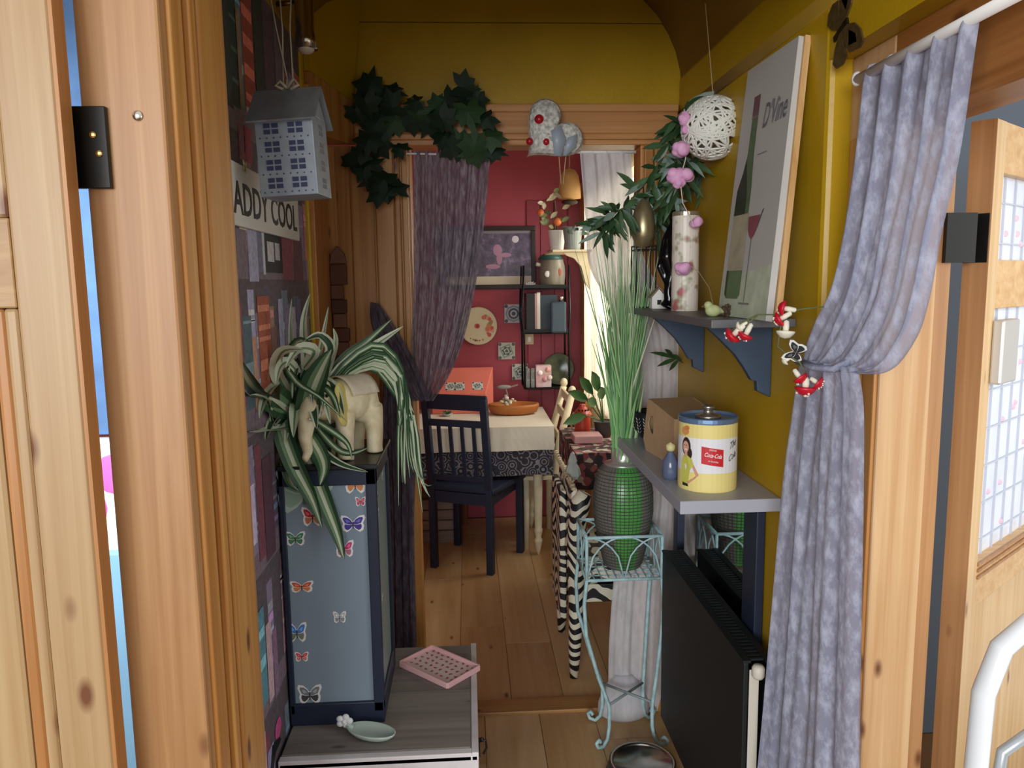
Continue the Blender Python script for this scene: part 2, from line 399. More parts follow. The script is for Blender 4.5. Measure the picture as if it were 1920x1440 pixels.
# dining right wall with window opening y 3.2..4.55, z .95..2.0
q = MB(); q.box(.74, .84, 2.6, 3.25, 0, 2.5); q.box(.74, .84, 4.60, 4.82, 0, 2.5); q.box(.74, .84, 3.25, 4.60, 0, .85); q.box(.74, .84, 3.25, 4.60, 2.0, 2.5)
struct('wall_dining_right', q, mat('cream_wall', '#d8ccb0', .6), 'cream right wall of the dining room with the window')
q = MB()
for y in (3.25, 3.70, 4.15, 4.57): q.box(.77, .81, y, y+.03, .85, 2.0)
for z in (.85, 1.97): q.box(.77, .81, 3.25, 4.60, z, z+.03)
struct('window_1', q, WHITE, 'white framed dining room window'); w1 = bpy.data.objects['window_1']; ORG[w1] = Vector(w1.location)
mk('pane', MB().box(.788, .792, 3.28, 4.57, .88, 1.97), clear_glass('window_glass'), w1)
struct('trim_14', MB().box(.70, .745, 4.58, 4.80, 0, 2.1), PINED, 'pine window post at the dining room corner', bevel=.004)
# ================================================================== LEFT SIDE
V = Vector
def BUTTER(): 
    h = [(0,.12),(.10,.30),(.26,.46),(.46,.50),(.50,.34),(.40,.06),(.44,-.10),(.40,-.32),(.26,-.42),(.12,-.30),(.03,-.16)]
    return h
def butterfly(mb, o, ux, uy, size, col, rim=(.9,.9,.88), n=None, body=(.08,.06,.06), col2=None, lift=.0008, sy=1.0):
    """butterfly sticker: pale rim, two pairs of wings, body; lies in plane ux,uy"""
    o = V(o); ux = V(ux).normalized()*size; uy = V(uy).normalized()*size*sy; nn = ux.cross(uy).normalized()
    h = BUTTER()
    for sgn in (1, -1):
        pts = [(sgn*x, y) for x, y in h]
        if sgn < 0: pts = pts[::-1]
        if rim:
            mb.prism([(x*1.12, y*1.14) for x, y in pts], o, ux, uy, lift*.6, rim)
        up = [(sgn*x, y) for x, y in ((.02,.10),(.12,.30),(.27,.42),(.43,.44),(.45,.34),(.36,.08),(.18,.0),(.03,.0))]
        lo = [(sgn*x, y) for x, y in ((.03,-.02),(.18,-.03),(.36,.02),(.39,-.12),(.35,-.28),(.25,-.36),(.13,-.26),(.04,-.12))]
        sp = [(sgn*x, y) for x, y in ((.12,.16),(.25,.30),(.35,.30),(.28,.10))]
        for p, c, l in ((up, col, lift), (lo, col2 or col, lift), (sp, tuple(min(1, q*1.6+.1) for q in col), lift*1.3)):
            if sgn < 0: p = p[::-1]
            mb.prism(p, o, ux, uy, l, c)
    mb.prism([(-.03,-.25),(.03,-.25),(.035,.15),(-.035,.15)], o, ux, uy, lift*1.5, body)
    return mb
# ---- bookshelf wallpaper, flat print on the left wall
wl = bpy.data.objects['wall_left']; ORG[wl] = V(wl.location)
rnd = random.Random(11)
pb = MB()
PX = XL+.0006
def ppatch(y0, y1, z0, z1, c, d=0, sk=0): pb.poly([(PX+d, y0, z0), (PX+d, y1, z0), (PX+d, y1+sk, z1), (PX+d, y0+sk, z1)], c)
SH = hexc('#93808a'); SD = hexc('#6f6268')
ppatch(1.19, 2.235, 0, 2.158, SD)
PAL = [tuple(min(1, v*1.55) for v in hexc(x)) for x in ('#84404a','#b0675a','#5f7278','#857a90','#c0ab9c','#4a5c50','#a8a4c0','#74404e','#9a7664','#555060','#b08c96','#708088')]
for zb, zt in ((1.86, 2.15), (1.57, 1.80), (1.25, 1.51), (.95, 1.20), (.64, .90), (.34, .59), (.04, .29)):
    ppatch(1.19, 2.235, zb-.055, zb, SH, .0002)
    y = 1.2
    while y < 2.21:
        w = rnd.uniform(.03, .075); hgt = (zt-zb)*rnd.uniform(.55, .98); c = rnd.choice(PAL)
        if rnd.random() < .13: y += w*1.3; continue
        w = min(w, 2.23-y)
        ppatch(y, y+w-.002, zb, zb+hgt, c, .0004, rnd.choice((0, 0, 0, .012)))
        for q in range(rnd.randint(1, 4)):
            z = zb+hgt*rnd.uniform(.1, .9); hh = rnd.uniform(.004, .02)
            c2 = tuple(min(1, v*rnd.uniform(1.3, 2.6)+.03) for v in c)
            ppatch(y+.003, y+w-.005, z, z+hh, c2, .0006)
        y += w
# white-paged book with black cover standing in the print, and the big spine lettering strips
for (a, b_, zb, zt, c) in ((1.66,1.70,1.545,1.625,'#c9c9d2'),(1.70,1.745,1.53,1.625,'#8c8fa8'),(1.745,1.765,1.525,1.62,'#eeeef2'),(1.765,1.93,1.53,1.62,'#38363e')):
    ppatch(a, b_, zb, zt, hexc(c), .0009)
for (a, b_, zb, zt, c) in ((1.785,1.845,1.555,1.60,'#e9e8ea'),(1.855,1.90,1.56,1.60,'#e3e2e4')):
    ppatch(a, b_, zb, zt, hexc(c), .0014)
def pbook(px0, px1, pyt, pyb, c, bands=(), d=.0011):
    pm = (px0+px1)/2; y0_, y1_ = W(px0, (pyt+pyb)/2, X=XL).y, W(px1, (pyt+pyb)/2, X=XL).y
    zt_, zb2 = W(pm, pyt, X=XL).z, W(pm, pyb, X=XL).z
    c = tuple(min(1, v*1.5) for v in hexc(c)); ppatch(y0_, y1_, zb2, zt_, c, d)
    for f0, f1 in bands: ppatch(y0_+.004, y1_-.004, lerp(zt_, zb2, f0), lerp(zt_, zb2, f1), tuple(min(1, v*2.2+.05) for v in c), d+.0004)
BN = ((.14,.17),(.36,.39),(.58,.61),(.8,.83))
for a in ((405,428,-60,190,'#3c3f38'),(428,442,-60,195,'#2f4038',BN),(443,451,20,195,'#8a7458'),(452,472,-60,200,'#8e4636',((.1,.2),(.3,.38),(.5,.58),(.7,.78),(.9,.95))),(474,492,-60,205,'#3a4038'),(494,512,20,215,'#5a4a52'),(514,530,10,220,'#6c5f66'),
          (418,445,240,300,'#5d4e50'),(446,456,235,300,'#8a5560'),(458,470,240,305,'#a04a58'),(424,440,428,505,'#54444a',BN),(442,462,430,515,'#7a6a74'),(464,482,432,528,'#a6a4bc'),(528,548,440,525,'#8a4c58'),(550,566,445,530,'#6e4a50'),
          (432,444,540,770,'#b09a8c',BN),(446,456,565,770,'#8a4c58'),(457,474,592,770,'#56686e',((.05,.08),(.5,.7))),(475,483,630,770,'#c09078'),(485,508,555,760,'#a0563f',((.08,.14),(.26,.31),(.37,.41),(.58,.68),(.85,.95))),(510,522,612,760,'#7a5650'),(524,533,560,740,'#a6a6c2'),(535,546,570,740,'#847c9c'),(548,556,575,740,'#b8a8bc'),(558,566,560,740,'#746a88'),
          (452,478,838,1058,'#8a7c94',((.35,.9),)),(480,492,830,1055,'#7a4450'),(494,512,850,1050,'#5a3c48'),(466,476,1118,1352,'#d2c8d8'),(477,484,1130,1345,'#8a5a78'),(485,498,1135,1330,'#5a8a96',((.2,.3),(.5,.62))),(500,510,1160,1320,'#c2a2a8'),(512,520,1170,1310,'#8a6a80'),(478,500,1385,1500,'#b4b0d0'),(502,515,1395,1500,'#8c86a8')):
    pbook(*a)
pb.poly([(PX+.0016, W(520,1365,X=XL).y+.028*math.cos(t), W(520,1365,X=XL).z+.022*math.sin(t)) for t in [2*pi*i/14 for i in range(14)]], hexc('#e0609a'))
mk('bookshelf_print', pb, PRINTM, wl, recalc=False)
struct('trim_16', MB().box(XL, XL+.006, 2.237, 2.268, 0, 2.15), mat('yellow_strip', '#d8b21c', .4), 'yellow strip edging the bookshelf wallpaper')
# ---- DADDY COOL sign
sg = thing('wall_sign', 'white wall sign with black capitals reading ADDY COOL beside the pine doorpost', 'sign', (XL+.004, 1.75, 1.616))
mk('board', MB().box(XL+.002, XL+.012, 1.26, 2.086, 1.616, 1.737), mat('sign_white', '#e4e2d8', .5), sg, bevel=.002)
tm = text_mb('ADDY COOL', .088, (XL+.0125, 0, 1.640), (0,1,0), (0,0,1), .001, bold=.0012)
ya_, yb_ = min(v.y for v in tm.v), max(v.y for v in tm.v); kx = .545/(yb_-ya_)
for v in tm.v: v.y = 1.512+(v.y-ya_)*kx
tm.add(text_mb('D', .088, (XL+.0125, 1.512-.075, 1.640), (0,1,0), (0,0,1), .001, bold=.0012, sx=kx))
mk('lettering', tm, mat('sign_black', '#17181a', .5), sg)
kb = MB(); butterfly(kb, (XL+.013, 1.60, 1.735), (0,1,0), (0,0,1), .03, hexc('#d8c690'), rim=None)
mk('butterfly_clip', kb, PRINT, sg)
# ---- brown wood block strip on the boarding
bs = thing('wood_block_strip', 'strip of stepped reddish brown wood blocks on the pine boarding', 'wall decoration', (-.425, 2.47, 1.25))
BR = [mat('brown_block_%d' % i, c, .6, noise=.2, nscale=20) for i, c in enumerate(('#6d4433', '#7d5240', '#5c3a30', '#86604c'))]
for i, (zz, hh, ww, xx) in enumerate(((1.50,.065,.05,0),(1.455,.045,.038,.0),(1.41,.045,.046,.0),(1.365,.045,.04,.004),(1.32,.045,.05,.002),(1.275,.045,.042,.006),(1.23,.045,.05,.008),(1.19,.04,.04,.014))):
    mk('block', MB().box(-.43+xx, -.43+xx+ww, 2.470, 2.495, zz+.001, zz+hh-.001), BR[i % 4], bs, bevel=.002)
mk('block', MB().prism([(-.026,0),(.026,0),(.02,.03),(0,.055),(-.02,.03)], (-.405, 2.495, 1.567), (1,0,0), (0,0,1), .022), BR[3], bs, bevel=.002)
# ---- left pine door leaf
B = W(140, 600, Y=.865); A = V((B.x-.006, B.y+.042, 0))
ex = V((-math.cos(R(11)), -math.sin(R(11)), 0)); ey = V((-ex.y, ex.x, 0)); ey = -ey if ey.y < 0 else ey
D0 = V((B.x, B.y, 0))
def dbox(mb, u0, u1, t0, t1, z0, z1):
    p = []
    for z in (z0, z1):
        for (u_, t_) in ((u0,t0),(u1,t0),(u1,t1),(u0,t1)): p.append(D0+ex*u_+ey*t_+V((0,0,z)))
    return mb.hexa(p)
PD1 = pine('door_pine_pale', '#b0926a', '#98744a', knots=True); PD2 = pine('door_pine_panel', '#b4986f', '#9d794c', knots=False, across=40)
PDH = pine('door_pine_rail', '#ab8756', '#926a3c', axis=0, knots=False)
PDE = pine('door_pine_edge', '#b27b46', '#98642f', knots=False)
dl = struct('door_1', dbox(MB(), .0, .055, .002, .042, .02, 1.98), PD1, 'panelled pine door leaf standing open at the left', bevel=.003); ORG[dl] = V(dl.location)
mk('door_edge', dbox(MB(), -.004, 0, 0, .042, .02, 1.98), PDE, dl)  # shaded side of the leaf, its shade painted as browner pine
W0 = .72
for z0, z1 in ((.02, .22), (.90, .905), (1.48, 1.575), (1.86, 1.98)): mk('rail', dbox(MB(), .055, W0-.055, .003, .041, z0, z1), PDH, dl, bevel=.002)
mk('stile', dbox(MB(), W0-.055, W0, .002, .042, .02, 1.98), PD1, dl, bevel=.003)
for z0, z1 in ((.22, .90), (.905, 1.48), (1.575, 1.86)):
    mk('panel', dbox(MB(), .085, W0-.085, .014, .03, z0+.025, z1-.025), PD2, dl, bevel=.006)
    for (u0, u1, a0, a1) in ((.055, .07, z0, z1), (.07, .085, z0, z1), (W0-.085, W0-.055, z0, z1)):
        mk('moulding', dbox(MB(), u0, u1, .006 if u0 == .055 else .012, .034, a0, a1), PD1 if u0 == .055 else PDE, dl, bevel=.004)
    for (a0, a1) in ((z0, z0+.025), (z1-.025, z1)): mk('moulding', dbox(MB(), .085, W0-.085, .01, .034, a0, a1), PDH, dl, bevel=.004)
# hinge on the post and door edge
hg = MB(); z0, z1 = 1.612, 1.702
a1 = W(205, 270, Y=.922); a0 = W(150, 270, Y=.922)
hg.box(-.441, a1.x, .917, .924, z0, z1)
hg.box(-.462, -.441, .878, .924, z0+.002, z1-.002)
hg.tube([(-.443, .912, z0), (-.443, .912, z1)], .006, 10)
ho = mk('hinge', hg, mat('black_hinge', '#14130f', .35, .4), dl, bevel=.001)
sc_ = MB()
for px_, py_ in ((173, 253), (185, 288)): p = W(px_, py_, Y=.916); sc_.sph(p, (.004, .002, .004), 8, 5)
mk('screw', sc_, mat('brass', '#c9a860', .3, 1), ho)
for px_, py_ in ((258, 217),):
    p = W(px_, py_, Y=.924); tp = bpy.data.objects['trim_10']; mk('screw_head', MB().sph(p, (.006, .003, .006), 10, 6), CHROME, tp, smooth=True)
# ---- things seen through the hinge gap
struct('wall_left_room', MB().box(-2.6, -1.25, 2.62, 2.66, 0, 2.5), mat('left_room_white', '#e8ecf2', .7), 'pale wall of the room behind the left door')
ty = 2.3
def gbox(py0, py1, col, nm, lb, cat, dx=0, dpt=.04, yoff=0):
    zt = W(180, py0, Y=ty+yoff).z; zb = W(200, py1, Y=ty+yoff).z
    return tag(mk(nm, MB().box(-1.45+dx, -.72, ty+yoff, ty+yoff+dpt, max(0, zb), zt), col, bevel=.004), lb, cat)
gbox(-200, 815, mat('blue_cloth', '#4d6f9c', .8, noise=.3, nscale=8), 'blue_curtain', 'blue curtain seen through the gap behind the left door', 'curtain', 0, .03)
gbox(1040, 1900, mat('light_blue_daylight', '#8fc3ea', .7, noise=.1, nscale=4), 'light_blue_panel', 'light blue panel added for the bright daylight low in the door gap', 'blanket', 0, .05, -.06)  # added panel, pale blue stands for daylight through the gap
cz = MB(); zt = W(195, 825, Y=2.28).z; zb = W(205, 1035, Y=2.28).z
pc = MB(); yy0 = 2.272
mk_c = tag(mk('gap_daylight_panel', MB().box(-1.45, -.72, 2.275, 2.34, zb, zt), mat('white_daylight', '#f2f2f4', .7), bevel=.01), 'white panel with pink blotches added for the bright window light in the door gap', 'pillow')  # added panel, its white stands for a bright window beyond
for u_, v_ in ((.2, .25), (.26, .4), (.1, .6), (.34, .7)): pc.sph((-1.36+u_*.9, 2.275, lerp(zb, zt, v_)), (.05, .004, .06), 10, 6)
mk('pink_blotch', pc, mat('pink_print', '#e85fae', .6), mk_c)
# ---- hanging metal house lantern
Mh = mat('zinc', '#a9b4bf', .45, .35, noise=.12, nscale=40); Mhb = mat('zinc_roof', '#8d9296', .45, .4, noise=.2, nscale=30, stretch=(1,1,.2))
hz = thing('house_lantern', 'grey metal house lantern with window cutouts hanging before the bookshelf wallpaper', 'lantern', (-.325, 1.55, 1.665))
ang = R(-6)
def HB(mb): return mb.xf(Matrix.Translation((-.325, 1.545, 1.668)) @ Matrix.Rotation(ang, 4, 'Z') @ Matrix.Rotation(R(-2.5), 4, 'Y'))
w2, d2, hh = .055, .045, .145
mk('body', HB(MB().box(-w2, w2, -d2, d2, 0, hh).prism([(-d2,hh),(d2,hh),(0,hh+.052)], (-w2, 0, 0), (0,1,0), (0,0,1), 2*w2)), Mh, hz, bevel=.0015)
rf = MB()
for s in (1, -1):
    rf.hexa([(-w2-.010, s*(d2+.014), hh-.012), (w2+.010, s*(d2+.014), hh-.012), (w2+.010, 0, hh+.055), (-w2-.010, 0, hh+.055),
             (-w2-.010, s*(d2+.016), hh-.009), (w2+.010, s*(d2+.016), hh-.009), (w2+.010, 0, hh+.059), (-w2-.010, 0, hh+.059)])
mk('roof', HB(rf), Mhb, hz)
HWN = mat('lantern_hole', '#3f4566', .6)
for r_ in range(4):
    for c_ in (-.024, .022):
        wmb = MB()
        for a in (-.0078, .0078):
            for b2 in (-.0055, .0055): wmb.box(c_+a-.006, c_+a+.006, -d2-.0012, -d2+.001, .024+r_*.033+b2-.004, .024+r_*.033+b2+.004)
        mk('window', HB(wmb), HWN, hz)
for r_ in range(4):
    wmb = MB()
    for a in (-.0078, .0078):
        for b2 in (-.0055, .0055): wmb.box(w2-.001, w2+.0012, a-.006, a+.006, .024+r_*.033+b2-.004, .024+r_*.033+b2+.004)
    mk('window', HB(wmb), mat('side_window', '#7e8086', .6), hz)
dots = MB()
for r_ in range(4):
    for c_ in range(8): dots.box(-.046+c_*.013-.0012, -.046+c_*.013+.0012, -d2-.0012, -d2+.001, .0075+r_*.033-.0012, .0075+r_*.033+.0012)
mk('punched_holes', HB(dots), HWN, hz, kind='stuff')
rb = MB()
ap = HB(MB().poly([(0,0,hh+.057),(.0,0,hh+.058),(0,.001,hh+.058)])).v[0]
for (px_, py_, y_) in ((497, -60, 1.55), (520, -60, 1.58), (548, -60, 1.6)):
    rb.tube([ap+V((rnd.uniform(-.012, .012), 0, 0)), lerp(ap, W(px_, py_, Y=y_), .5), W(px_, py_, Y=y_)], [.0035, .004, .0045], 6, flat=.3)
rb.tube([ap+V((.0,-.004,.002)), ap+V((-.012,-.006,.014)), ap+V((-.022,-.004,.006)), ap+V((-.008,-.004,.0))], .003, 6)
rb.tube([ap+V((.0,-.004,.002)), ap+V((.014,-.006,.018)), ap+V((.022,-.004,.008)), ap+V((.006,-.004,.0))], .003, 6)
mk('ribbon', rb, mat('hemp_ribbon', '#9b947e', .8), hz, smooth=True)
# ---- chrome spotlight
sp = thing('spotlight', 'chrome ceiling spotlight pointing down beside the house lantern', 'lamp', (-.40, 2.0, 2.05))
p0 = W(568, -40, Y=1.95); p1 = W(572, 55, Y=1.95); p2 = W(573, 70, Y=1.95); p3 = W(574, 92, Y=1.95)
mk('barrel', MB().tube([W(560, -120, Y=1.95), p0, lerp(p0, p1, .6), p1, p2, p3], [.012, .022, .023, .021, .024, .028], 20), mat('spot_chrome', '#b5aa98', .2, 1), sp, smooth=True)
mk('bulb', MB().sph(p3, (.02, .02, .012), 12, 7), mat('bulb_glass', '#d8cdb8', .2), sp, smooth=True)
a_ = W(515, 8, Y=1.98); b_ = W(552, 5, Y=1.97)
mk('arm', MB().tube([a_, b_], .006, 10), mat('spot_brass', '#8c7440', .3, 1), sp, smooth=True)
mk('wall_plate', MB().tube([a_-V((.01,0,0)), a_], .03, 18), mat('spot_brass', '#8c7440', .3, 1), sp)
# ---- chest
ch = thing('storage_chest', 'white storage chest with worn grey wood lid under the dark glazed cabinet', 'chest', (-.225, 1.88, 0))
CX0, CX1, CY0, CY1, CZ = -.443, .004, 1.615, 2.15, .45
WW = mat('chest_white', '#dcd8d8', .55, noise=.12, nscale=9, col2='#c4bcbc')
mk('body', MB().box(CX0, CX1-.008, CY0+.008, CY1, .0, CZ-.045), WW, ch, bevel=.004)
mk('lid_frame', MB().box(CX0, CX1, CY0, CY1, CZ-.043, CZ-.006), WW, ch, bevel=.004)
GWM = [pine('grey_wood_%d' % i, a, b2, axis=0, knots=True, rough=.7, across=30, knotc='#4d4643') for i, (a, b2) in enumerate((('#8f8780', '#726a65'), ('#88807a', '#6c645f')))]
mk('lid_board', MB().box(CX0+.002, CX1-.018, CY0+.022, CY0+.27, CZ-.007, CZ), GWM[0], ch, bevel=.002)
mk('lid_board', MB().box(CX0+.002, CX1-.018, CY0+.271, CY1-.012, CZ-.007, CZ), GWM[1], ch, bevel=.002)
mk('lid_edge', MB().box(CX0, CX1-.016, CY0, CY0+.021, CZ-.02, CZ-.001), WW, ch, bevel=.002)
mk('lid_edge', MB().box(CX1-.016, CX1, CY0, CY1, CZ-.02, CZ-.0002), WW, ch, bevel=.002)
cl = MB(); yc = 1.74
cl.box(CX1, CX1+.004, yc-.012, yc+.012, CZ-.085, CZ-.05); cl.tube([(CX1+.004,yc,CZ-.052),(CX1+.018,yc,CZ-.05),(CX1+.02,yc,CZ-.07),(CX1+.012,yc,CZ-.085)], .003, 7); cl.sph((CX1+.008, yc, CZ-.048), .006, 8, 6)
mk('clasp', cl, mat('dark_metal', '#4a4a48', .35, .9), ch, smooth=False)
# ---- glazed cabinet
NV = mat('cabinet_navy', '#252e42', .42)
cb = thing('glazed_cabinet', 'tall dark navy cabinet with grey frosted panels and butterfly stickers', 'cabinet', (-.335, 1.895, CZ))
x0, x1, y0, y1, z0, z1 = -.444, -.221, 1.752, 2.04, CZ, 1.09
fr = 0.024
for (ax, ay, wx) in ((x0, y0, .012), (x1-fr, y0, fr), (x0, y1-fr, .012), (x1-fr, y1-fr, fr)):
    mk('post', MB().box(ax, ax+wx, ay, ay+fr, z0+.03, z1-.012), NV, cb, bevel=.002)
mk('base', MB().box(x0, x1, y0, y1, z0, z0+.055), NV, cb, bevel=.003)
mk('top_rail', MB().box(x0, x1, y0, y1, z1-.05, z1-.012), NV, cb, bevel=.002)
mk('top', MB().box(x0-.0, x1+.006, y0-.008, y1+.006, z1-.012, z1), mat('cabinet_top', '#17191b', .35), cb, bevel=.003)
GL = mat('frosted_panel', '#8b9dab', .35, noise=.05, nscale=5)
fpan = mk('glass_panel', MB().box(x0+.012, x1-fr, y0+.008, y0+.014, z0+.055, z1-.05), GL, cb)
span = mk('glass_panel', MB().box(x1-.014, x1-.008, y0+fr, y1-fr, z0+.055, z1-.05), mat('frosted_side', '#93a8a6', .35, noise=.08, nscale=5), cb)
mk('back_panel', MB().box(x0+.012, x1-fr, y1-.014, y1-.008, z0+.055, z1-.05), NV, cb)
STK = [(666,908,.046,'#c8433c','#e0925a',1),(676,941,.022,'#d24c6a','#d24c6a',1),(662,983,.052,'#4a3f9a','#4a3f9a',.75),(646,1030,.04,'#d8437c','#c07a90',1),(586,970,.045,'#c93c3c','#d8805c',1),
       (554,1011,.042,'#4f8a66','#4f8a66',.8),(566,1101,.05,'#cf5a3c','#e08a50',.55),(637,1158,.028,'#b8c0c4','#8c9498',1),(557,1187,.042,'#4a86d0','#7f8c72',1.15),(566,1232,.03,'#d84c50','#e08a80',.8),(581,1303,.052,'#80888c','#4c4c50',.9)]
for px_, py_, sz, c1, c2, sy_ in STK:
    p = W(px_, py_, Y=y0+.0078); s_ = MB(); butterfly(s_, p, (1,0,0), (0,0,1), sz, hexc(c1), col2=hexc(c2), sy=sy_)
    mk('butterfly_sticker', s_, PRINT, fpan, recalc=False)
p = W(572, 925, Y=y0+.0078); s_ = MB(); butterfly(s_, p, (1,0,-.12), (.12,0,1), .125, hexc('#7fa18c'), col2=hexc('#9dbaa4'), rim=hexc('#b9d0c0'), sy=.85, body=hexc('#5e7d63'))
mk('butterfly_sticker', s_, PRINT, fpan, recalc=False)
for z_, yy_, sz in ((1.03, .35, .02), (.99, .3, .018), (1.01, .7, .02), (.95, .3, .014), (.72, .38, .016)):
    s_ = MB(); butterfly(s_, (x1-.0078, lerp(y0, y1, yy_), z_), (0,1,0), (0,0,1), sz, hexc('#aab6b4'), col2=hexc('#8e9a98'))
    mk('butterfly_sticker', s_, PRINT, span, recalc=False)
# black strap beside the chest
tag(mk('black_strap', MB().tube([W(523, 1340, Y=1.735), W(526, 1362, Y=1.725), W(520, 1385, Y=1.66), W(511, 1405, Y=1.60), W(505, 1440, Y=1.58), W(503, 1500, Y=1.56), W(503, 1600, Y=1.55)], [.012, .014, .014, .014, .014, .013, .013], 8, flat=.35), BLACK, smooth=True), 'black strap curving over the chest corner by the wallpaper', 'strap')
# ---- elephant figurine
def blob(name, mb, mt, parent=None, voxel=.004, smooth_it=6):
    o = mk(name, mb, mt, parent, smooth=True)
    md = o.modifiers.new('remesh', 'REMESH'); md.mode = 'VOXEL'; md.voxel_size = voxel; md.use_smooth_shade = True
    ms = o.modifiers.new('smooth', 'SMOOTH'); ms.iterations = smooth_it; ms.factor = .5
    return o
el = thing('elephant_figurine', 'cream carved elephant figurine standing on the dark cabinet', 'figurine', (-.26, 1.83, z1))
EM = mat('cream_resin', '#f2e9c8', .5, noise=.1, nscale=40, col2='#e0d0a6', bump=.3, bscale=60)
m = MB()
m.sph((0,0,.128), (.06,.085,.052), 18, 12); m.sph((0,.05,.122), (.055,.05,.052), 16, 10)
m.sph((0,-.075,.138), (.043,.045,.048), 16, 10)
for sx in (-.034, .034):
    m.tube([(sx,-.035,.11),(sx,-.038,.05),(sx*1.05,-.04,.012),(sx*1.05,-.042,0)], [.028,.023,.022,.024], 12)
    m.tube([(sx,.062,.11),(sx,.07,.05),(sx*1.05,.066,.012),(sx*1.05,.066,0)], [.031,.024,.022,.024], 12)
m.tube([(0,-.11,.135),(0,-.135,.10),(0,-.142,.06),(0,-.135,.025),(0,-.15,.012)], [.03,.024,.018,.013,.01], 12)
m.tube([(0,.098,.15),(0,.112,.12),(0,.108,.085)], [.006,.005,.006], 6)
XF = Matrix.Translation((-.298, 1.85, z1+.0006)) @ Matrix.Rotation(R(-38), 4, 'Z') @ Matrix.Diagonal((.9, .9, 1.06, 1))
blob('body', m.xf(XF), EM, el)
for s in (1, -1):
    ea = MB().sph((0,0,0), (.008,.038,.05), 14, 9); ea.xf(Matrix.Translation((s*.05,-.06,.128)) @ Matrix.Rotation(s*R(22), 4, 'Z') @ Matrix.Rotation(s*R(-8), 4, 'Y')); ea.xf(XF)
    mk('ear', ea, mat('ear_yellow', '#e3d27c', .5), el, smooth=True)
    tk = MB().tube([(s*.02,-.105,.115),(s*.026,-.13,.10),(s*.026,-.15,.105)], [.006,.005,.002], 8).xf(XF); mk('tusk', tk, WHITE, el, smooth=True)
    ey_ = MB().sph((s*.038,-.098,.15), .004, 8, 6).xf(XF); mk('eye', ey_, BLACK, el, smooth=True)
bl = MB().grid(lambda u_, v_: (.0635*math.sin((u_-.5)*2.6), lerp(-.03, .065, v_), .128+.0555*math.cos((u_-.5)*2.6)), 14, 8).xf(XF)
mk('saddle_blanket', bl, mat('blanket_carved', '#e9ddc4', .55, noise=.15, nscale=60), el, smooth=True, solid=.003)
# ---- spider plant
pl = thing('spider_plant', 'spider plant with long striped leaves spilling over the dark cabinet', 'plant', (-.37, 1.83, z1))
mk('pot', MB().lathe([(.042, 0), (.055, .07), (.06, .075), (.06, .085), (.052, .085), (.05, .07), (0, .068)], (-.378, 1.83, z1), 24), mat('plant_pot', '#2d3830', .5), pl, smooth=False)
LG, LP, LC = hexc('#35543a'), hexc('#d3dcc0'), hexc('#6f8f66')
def leaf(parent, pts, wid, mode=0, name='leaf', mt=None, droop=None):
    pts = [V(p) for p in pts]; n = 14; P2 = []
    k = len(pts)-1
    for i in range(n+1):       # catmull-rom
        t = i/n*k; j = min(int(t), k-1); f = t-j
        a, b2, c2, d2 = pts[max(j-1,0)], pts[j], pts[j+1], pts[min(j+2,k)]
        P2.append(.5*((2*b2)+(c2-a)*f+(2*a-5*b2+4*c2-d2)*f*f+(3*b2-3*c2+d2-a)*f**3))
    mb = MB(); us = (-1, -.55, -.2, .2, .55, 1)
    for i, p in enumerate(P2):
        t = P2[min(i+1,n)]-P2[max(i-1,0)]; t.normalize()
        view = V((0,-1,.35)); s_ = t.cross(view)
        s_ = s_.normalized() if s_.length > .05 else V((1,0,0))
        nn = s_.cross(t); f = i/n; w = wid*.5*min(1, .55+f*2)*(1-max(0,(f-.45)/.55)**1.6)+.0004
        for u_ in us: mb.v.append(p+s_*u_*w+nn*(abs(u_)*w*.45))
    q = len(us)
    G = (LG, LP, LC)
    for i in range(n):
        for j in range(q-1):
            mb.f.append([i*q+j, i*q+j+1, (i+1)*q+j+1, (i+1)*q+j])
            c = {0: (LG, LC, LP, LC, LG), 1: (LP, LG, LG, LG, LP), 2: (LP, LP, LC, LP, LP)}[mode][j]
            mb.c.append(c)
    return mk(name, mb, mt or VLEAF, parent, smooth=True, recalc=False)
VLEAF = vcol('striped_leaf', .4, noise=.12, nscale=30)
def pxl(pts, y0_, y1_, y2_=None):
    k = len(pts)-1; r = []
    for i, p in enumerate(pts):
        f = i/k; y = lerp(y0_, y1_, f) if y2_ is None else (lerp(y0_, y1_, f*2) if f < .5 else lerp(y1_, y2_, f*2-1))
        q_ = W(p[0], p[1], Y=y)
        if q_.x < -.437 and y > 1.3: q_ = W(p[0], p[1], X=-.437)
        r.append(q_)
    return r
rl = random.Random(5)
